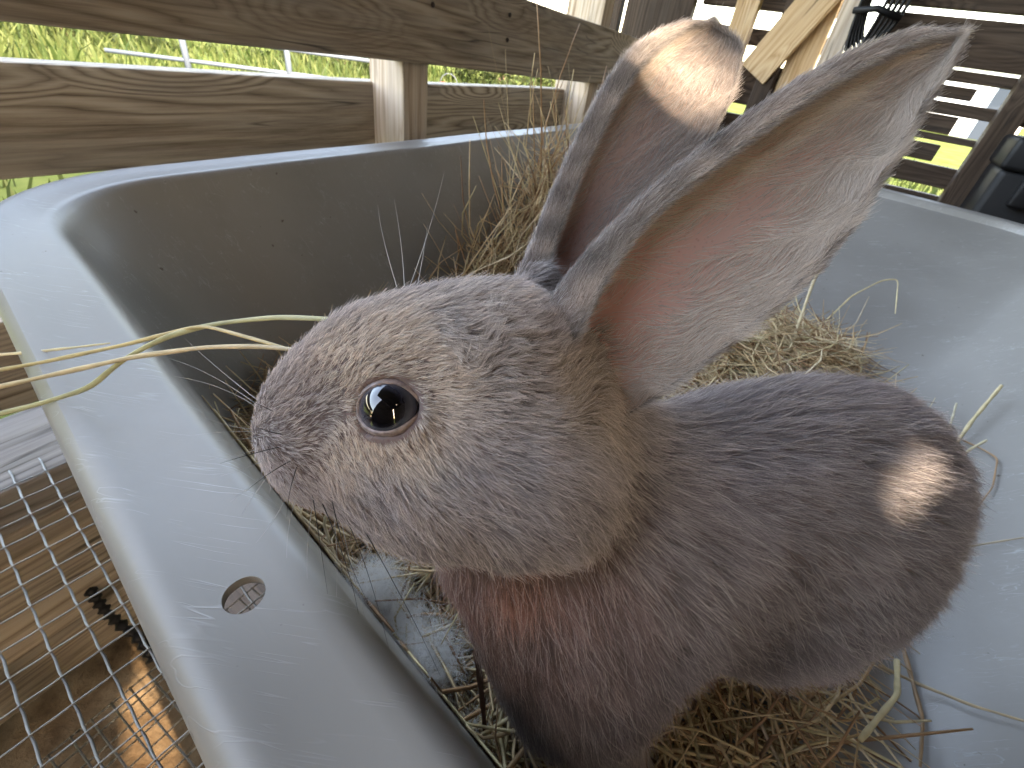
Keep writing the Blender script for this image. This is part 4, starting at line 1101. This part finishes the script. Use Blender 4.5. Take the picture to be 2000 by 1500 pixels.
# children share their parent's tuft
own = np.repeat(np.arange(NPAR), NCH)
spread = np.repeat(np.clip(np.sqrt(1.0 / (wgt[ti] / area[ti] / wgt.sum() * NPAR)), .0002, .0016), NCH)
offs = rng.normal(0, 1, (len(own), 3)) * spread[:, None] * .75
offs[::NCH] = 0
on = vn[own]; offs -= on * (offs * on).sum(1)[:, None]
X = root[own] + offs - on * .0004
fD, fL, fFt, fR, fT, fC = fields(root)
fR = fR * (1 + .8 * np.clip((.0048 - fL) / .0025, 0, 1))[:, None]
fD = fD + vnoise(root, 380, 1) * .07 + vnoise(root, 1300, 2) * .08
swirl = np.clip(1 - np.linalg.norm(root - A(930, 680, .114), axis=1) / .016, 0, 1)[:, None]      # ruffled moulting patch
fD = fD + vnoise(root, 900, 5) * .9 * swirl
fL = fL * (1 + .08 * vnoise(root, 350, 3)[:, 0]).clip(.5, 1.6)
tone = ((1 + .10 * vnoise(root, 160, 8)[:, 0] + .08 * vnoise(root, 600, 9)[:, 0]) * rng.normal(1, .13, NPAR).clip(.6, 1.5))[:, None].clip(.45, 1.7)
lenc = fL[own] * rng.uniform(.7, 1.12, len(own)); lenc[::NCH] *= 1.12
grow(X, on, fD[own], lenc, fFt[own] * rng.uniform(.6, 1.5, len(own)), (fR * tone)[own], (fT * tone * .86)[own], fC[own], 5, .000050, 11, (own * NCH, .62))

# long guard hairs
gsel = rng.random(NPAR) < .55
ng = int(gsel.sum())
grow(root[gsel], vn[gsel], fD[gsel] + rng.normal(0, .10, (ng, 3)), fL[gsel] * rng.uniform(1.0, 1.4, ng), fFt[gsel] * rng.uniform(.8, 1.6, ng), fR[gsel], fT[gsel] * 1.5, np.clip(fC[gsel] * 1.3 + .35, 0, 1), 6, .000074, 12)

# ---- ear fur
def ear_fur(idx, n_out, n_in, n_edge, seed):
    g, n = EG[idx]; r = np.random.default_rng(seed)
    dt = np.gradient(g, axis=0); dt /= np.linalg.norm(dt, axis=-1)[..., None] + 1e-12
    ds = np.gradient(g, axis=1); dsl = np.linalg.norm(ds, axis=-1); ds = ds / (dsl[..., None] + 1e-12)
    cell = np.linalg.norm(np.gradient(g, axis=0), axis=-1) * dsl
    def samp(num, wfun):
        tt, ss = np.meshgrid(np.linspace(0, 1, NT), np.linspace(0, 1, NS), indexing='ij')
        w = (cell * wfun(tt, ss)).ravel(); k = r.choice(NT * NS, num, p=w / w.sum()); i, j = np.divmod(k, NS)
        jit = (r.random((num, 2)) - .5)
        p = g[i, j] + dt[i, j] * (jit[:, :1] * np.linalg.norm(np.gradient(g, axis=0), axis=-1)[i, j][:, None]) + ds[i, j] * (jit[:, 1:] * dsl[i, j][:, None])
        return p, n[i, j], dt[i, j], ds[i, j], i / (NT - 1), j / (NS - 1)
    # outside: short dense grey fur lying towards the tip
    p, nn, d1, d2, t, s = samp(n_out, lambda t, s: np.where(s < .55, 1.4, .5))
    k = (1 + .2 * vnoise(p, 500, seed)[:, :1])
    wm = np.clip((.34 - s) / .30, 0, 1)[:, None]; ro, tp = (np.array((.15, .128, .124)) + wm * np.array((.10, .07, .03))) * k, (np.array((.37, .335, .325)) + wm * np.array((.16, .11, .05))) * k
    rim_ = np.clip((t - .80) / .2, 0, 1)[:, None] * .5
    grow(p - nn * .0006, -nn, d1 + d2 * ((s - .3) * .5)[:, None] + vnoise(p, 600, seed + 1) * .15, r.uniform(2.6, 4.6, n_out) * .001, np.full(n_out, .22), ro * (1 - rim_ * .4), tp * (1 - rim_ * .3), np.full(n_out, .16), 4, .000055, seed + 2)
    # inside: fringes growing in from both edges and over the tip, thin fuzz in the middle
    p, nn, d1, d2, t, s = samp(n_in, lambda t, s: np.where(s < .3, .5, np.clip(1.15 - np.minimum((s - .36) / .20, (1 - s) / .38), 0, 1) ** 1.2) + np.clip((t - .45) / .35, 0, 1) + .02)
    up = s < .52
    ro = np.where(up[:, None], (.58, .47, .34), (.50, .41, .33)); tp = np.where(up[:, None], (.74, .63, .48), (.66, .56, .46))
    if idx == 1: ro, tp = ro * np.array([.62, .60, .62]), tp * np.array([.82, .80, .84])
    dark = np.clip((t - .5) / .5, 0, 1)[:, None] * (~up[:, None]) * .35
    grow(p + nn * .0006, nn, d1 * (.9 - .2 * (1 - t))[:, None] + d2 * np.where(up, .40, .30)[:, None] * (1 - .5 * t)[:, None] + vnoise(p, 500, seed + 3) * .18, r.uniform(3.5, 6.8, n_in) * .001 * (.55 + .45 * np.clip(t * 3, 0, 1)), np.full(n_in, .22), ro * (1 - dark), tp * (1 - dark), np.full(n_in, .30), 5, .00005, seed + 4)
    nf = 6000
    p, nn, d1, d2, t, s = samp(nf, lambda t, s: np.ones_like(t))
    grow(p + nn * .0006, nn, d1 + vnoise(p, 500, seed + 5) * .2, r.uniform(1.0, 2.0, nf) * .001, np.full(nf, .35), np.tile((.45, .34, .28), (nf, 1)), np.tile((.62, .52, .46), (nf, 1)), np.full(nf, .1), 4, .000028, seed + 6)
    # edge fringe standing off both rims and the tip
    for jj, sgn in ((0, -1), (NS - 1, 1)):
        i = r.integers(int(NT * .10), NT, n_edge); fr = r.random((n_edge, 1)); i2 = np.minimum(i + 1, NT - 1)
        p = g[i, jj] * (1 - fr) + g[i2, jj] * fr; nn = n[i, jj]; d1 = dt[i, jj]; d2 = ds[i, jj] * sgn
        t = i / (NT - 1)
        grow(p + nn * r.normal(0, .0008, (n_edge, 1)), nn * r.choice((-1, 1), (n_edge, 1)), d1 + d2 * r.uniform(.2, .8, (n_edge, 1)), r.uniform(1.6, 3.4, n_edge) * .001, np.full(n_edge, .15),
             np.tile((.20, .175, .16), (n_edge, 1)), np.tile((.42, .375, .33), (n_edge, 1)), np.full(n_edge, .3), 4, .000048, seed + 7 + jj)
ear_fur(0, 42000, 36000, 5000, 100)
ear_fur(1, 38000, 20000, 4500, 200)

def fur_mat(name, rough=.32):
    m = bpy.data.materials.new(name); m.use_nodes = True; nt = m.node_tree; N, L = nt.nodes, nt.links
    N.remove(N['Principled BSDF'])
    a = N.new('ShaderNodeAttribute'); a.attribute_name = 'tint'
    d = N.new('ShaderNodeBsdfDiffuse'); L.new(a.outputs['Color'], d.inputs[0])
    h = N.new('ShaderNodeBsdfHair'); h.component = 'Reflection'; h.inputs['RoughnessU'].default_value = .35; h.inputs['RoughnessV'].default_value = .6
    bc = N.new('ShaderNodeMix'); bc.data_type = 'RGBA'; bc.inputs[0].default_value = .5; L.new(a.outputs['Color'], bc.inputs[6]); bc.inputs[7].default_value = (.8, .8, .8, 1); L.new(bc.outputs[2], h.inputs['Color'])
    t = N.new('ShaderNodeBsdfHair'); t.component = 'Transmission'; L.new(a.outputs['Color'], t.inputs['Color']); t.inputs['RoughnessU'].default_value = .5; t.inputs['RoughnessV'].default_value = .9
    m1 = N.new('ShaderNodeMixShader'); m1.inputs[0].default_value = .16; L.new(d.outputs[0], m1.inputs[1]); L.new(h.outputs[0], m1.inputs[2])
    m2 = N.new('ShaderNodeMixShader'); m2.inputs[0].default_value = .25; L.new(m1.outputs[0], m2.inputs[1]); L.new(t.outputs[0], m2.inputs[2])
    L.new(m2.outputs[0], N['Material Output'].inputs[0])
    return m
M_FUR = fur_mat('rabbit_fur')
def curves(name, pos, rad, col, sizes, mat, parent=None):
    cu = bpy.data.hair_curves.new(name); cu.add_curves([int(x) for x in sizes])
    cu.attributes['position'].data.foreach_set('vector', np.ascontiguousarray(pos, np.float32).ravel())
    ra = cu.attributes.get('radius') or cu.attributes.new('radius', 'FLOAT', 'POINT'); ra.data.foreach_set('value', np.ascontiguousarray(rad, np.float32))
    ca = cu.attributes.new('tint', 'FLOAT_COLOR', 'POINT'); ca.data.foreach_set('color', np.concatenate([col, np.ones((len(col), 1))], 1).astype(np.float32).ravel())
    cu.materials.append(mat)
    o = bpy.data.objects.new(name, cu); COL.objects.link(o); o.parent = parent
    return o
fur = curves('fur', np.concatenate(HP), np.concatenate(HR), np.concatenate(HC_), np.concatenate(HS), M_FUR, rabbit)
fur['kind'] = 'stuff'
print('FUR', len(fur.data.curves))

# ---- whiskers and lashes
WP, WR, WC, WS = [], [], [], []
def strand(p0, p1, sag, r, c, n=9):
    t = np.linspace(0, 1, n)[:, None]
    q = np.asarray(p0) * (1 - t) + np.asarray(p1) * t + np.asarray(sag) * (4 * t * (1 - t))
    WP.append(q); WR.append(r * (1 - .85 * t[:, 0])); WC.append(np.tile(c, (n, 1))); WS.append(n)
dk, lt_ = (.012, .010, .010), (.45, .42, .40)
for (u, v, d, u2, v2, d2, c) in [(600, 905, .1125, 640, 1160, .115, dk), (625, 925, .112, 760, 1270, .118, dk), (650, 930, .112, 860, 1320, .122, dk), (590, 890, .1125, 480, 960, .102, dk), (585, 865, .112, 430, 905, .104, dk),
        (560, 815, .114, 490, 783, .108, dk), (575, 850, .112, 500, 835, .106, dk), (610, 940, .114, 700, 1200, .112, dk), (575, 880, .112, 470, 1010, .110, lt_), (600, 920, .113, 560, 1090, .115, lt_), (620, 940, .115, 600, 1130, .118, lt_), (590, 900, .113, 500, 1060, .112, lt_),
        (540, 820, .120, 330, 700, .115, lt_), (545, 830, .120, 340, 735, .112, lt_), (540, 810, .122, 360, 660, .125, lt_), (535, 840, .120, 400, 816, .110, lt_), (540, 850, .120, 380, 850, .110, lt_), (545, 865, .119, 400, 900, .108, lt_), (550, 880, .118, 430, 930, .108, lt_), (565, 900, .117, 450, 980, .112, lt_),
        (640, 960, .117, 655, 1200, .120, lt_), (660, 965, .117, 720, 1230, .122, lt_),
        (775, 560, .130, 738, 400, .128, lt_), (790, 560, .130, 770, 390, .132, lt_), (800, 560, .131, 868, 335, .133, lt_), (815, 560, .130, 835, 440, .132, lt_), (700, 720, .110, 715, 650, .104, lt_), (600, 870, .112, 560, 1010, .108, dk), (640, 925, .112, 720, 1180, .114, dk), (560, 840, .113, 420, 860, .103, lt_)]:
    a_, b_ = A(u, v, d), A(u2, v2, d2); ln = np.linalg.norm(b_ - a_)
    strand(a_, b_, (upv * rng.uniform(-.06, .10) + rgt * rng.uniform(-.06, .06)) * ln, .00016 if c is dk else .00011, c)
for k in range(46):       # lashes
    an_ = k / 46 * 2 * math.pi + rng.normal(0, .05); 
    e = h_f * math.cos(an_) * 1.0 + h_u * math.sin(an_) * .84
    p = EYE_C + e * .0074 + EYE_N * .0046
    strand(p, p + e * rng.uniform(.0008, .003) + EYE_N * rng.uniform(.001, .0026), (0, 0, 0), .00005, dk if k % 3 else lt_, 5)
wh = curves('whisker_hair', np.concatenate(WP), np.concatenate(WR), np.concatenate(WC), WS, M_FUR, rabbit); wh['kind'] = 'stuff'

# ---- eyelids: a soft rim of skin round the almond opening
M_LID, nt, N, L, P = new_mat('eyelid_skin')
P.inputs['Roughness'].default_value = .42
tcl = N.new('ShaderNodeTexCoord'); nl = N.new('ShaderNodeTexNoise'); nl.inputs['Scale'].default_value = 700; L.new(tcl.outputs['Object'], nl.inputs['Vector'])
rl = ramp(N, [(.35, (.17, .125, .115)), (.65, (.30, .23, .21))]); L.new(nl.outputs['Fac'], rl.inputs[0]); L.new(rl.outputs[0], P.inputs['Base Color'])
def eyelid(c, n, f):
    u = np.cross(n, f); u = u / np.linalg.norm(u)
    if u @ h_u < 0: u = -u
    f = f - n * (f @ n); f /= np.linalg.norm(f)
    K = 48; loops = []
    for rad, k in ((.0081, .92), (.00865, .97), (.0090, 1.05), (.0090, 1.16), (.0086, 1.30), (.0078, 1.5)):
        row = []
        for i in range(K):
            a = i / K * 2 * math.pi
            rx, ry = .0071, (.0058 if math.sin(a) > 0 else .0056)
            q = (1 + .13 * max(0, math.cos(a - math.pi - .25)) ** 10 + .06 * max(0, math.cos(a - .35)) ** 8)
            x, y = rx * math.cos(a) * k * q, ry * math.sin(a) * k * q
            rr_ = math.hypot(x, y); z = math.sqrt(max(rad ** 2 - min(rr_, rad * .985) ** 2, 0))
            row.append(c + f * x + u * y + n * z)
        loops.append(row)
    V = np.array(loops).reshape(-1, 3)
    Fq = [(a * K + i, a * K + (i + 1) % K, (a + 1) * K + (i + 1) % K, (a + 1) * K + i) for a in range(len(loops) - 1) for i in range(K)]
    return link('eyelid', mesh_np('eyelid', V, Fq, True), M_LID, rabbit)
eyelid(EYE_C, EYE_N, h_f); eyelid(EYE2_C, EYE_N - 2 * h_l * (EYE_N @ h_l), h_f)

# ---- eyes
def eye_mat():
    m, nt, N, L, P = new_mat('dark_eye')
    tc = N.new('ShaderNodeTexCoord'); sx = N.new('ShaderNodeSeparateXYZ'); L.new(tc.outputs['Object'], sx.inputs[0])
    v = N.new('ShaderNodeCombineXYZ'); L.new(sx.outputs['X'], v.inputs[0]); L.new(sx.outputs['Y'], v.inputs[1])
    ln = N.new('ShaderNodeVectorMath'); ln.operation = 'LENGTH'; L.new(v.outputs[0], ln.inputs[0])
    no_ = N.new('ShaderNodeTexNoise'); no_.inputs['Scale'].default_value = 900; L.new(tc.outputs['Object'], no_.inputs['Vector'])
    md = N.new('ShaderNodeMath'); md.operation = 'MULTIPLY_ADD'; md.inputs[1].default_value = .06; 
    sc_ = N.new('ShaderNodeMath'); sc_.operation = 'MULTIPLY'; sc_.inputs[1].default_value = 1 / EYE_R; L.new(ln.outputs['Value'], sc_.inputs[0])
    L.new(no_.outputs['Fac'], md.inputs[0]); L.new(sc_.outputs[0], md.inputs[2])
    r = ramp(N, [(.0, (.0015, .0015, .002)), (.50, (.002, .002, .003)), (.60, (.02, .021, .03)), (.76, (.040, .044, .062)), (.90, (.020, .021, .03)), (1, (.01, .01, .012))]); L.new(md.outputs[0], r.inputs[0])
    L.new(r.outputs[0], P.inputs['Base Color']); P.inputs['Roughness'].default_value = .05; P.inputs['IOR'].default_value = 1.4
    P.inputs['Coat Weight'].default_value = 1; P.inputs['Coat Roughness'].default_value = .015
    return m
M_EYE = eye_mat()
for c, nrm in ((EYE_C, EYE_N), (EYE2_C, EYE_N - 2 * h_l * (EYE_N @ h_l))):
    bm = bmesh.new(); bmesh.ops.create_uvsphere(bm, u_segments=40, v_segments=24, radius=EYE_R)
    for v in bm.verts:
        q = v.co.z / EYE_R
        if q > .55: v.co.z += .0006 * (q - .55) / .45          # cornea
    em = bpy.data.meshes.new('eye'); bm.to_mesh(em); bm.free(); em.polygons.foreach_set('use_smooth', [True] * len(em.polygons))
    eo = link('eye', em, M_EYE, rabbit)
    Zx = Vector(nrm); Xx = Vector(h_f); Yx = Zx.cross(Xx).normalized(); Xx = Yx.cross(Zx)
    m = Matrix((Xx, Yx, Zx)).transposed().to_4x4(); m.translation = Vector(c); eo.matrix_basis = m

# ---- wool tufts use the same hair curves
M_WOOL = fur_mat('white_wool')
for P_, n, c, lb in WOOL:
    o = curves('wool_tuft', P_, np.full(len(P_), .00004), np.tile((.90, .88, .85), (len(P_), 1)), [7] * n, M_WOOL); o.location = c
    tag(o, lb, 'wool', 'white wool tufts in the hay')
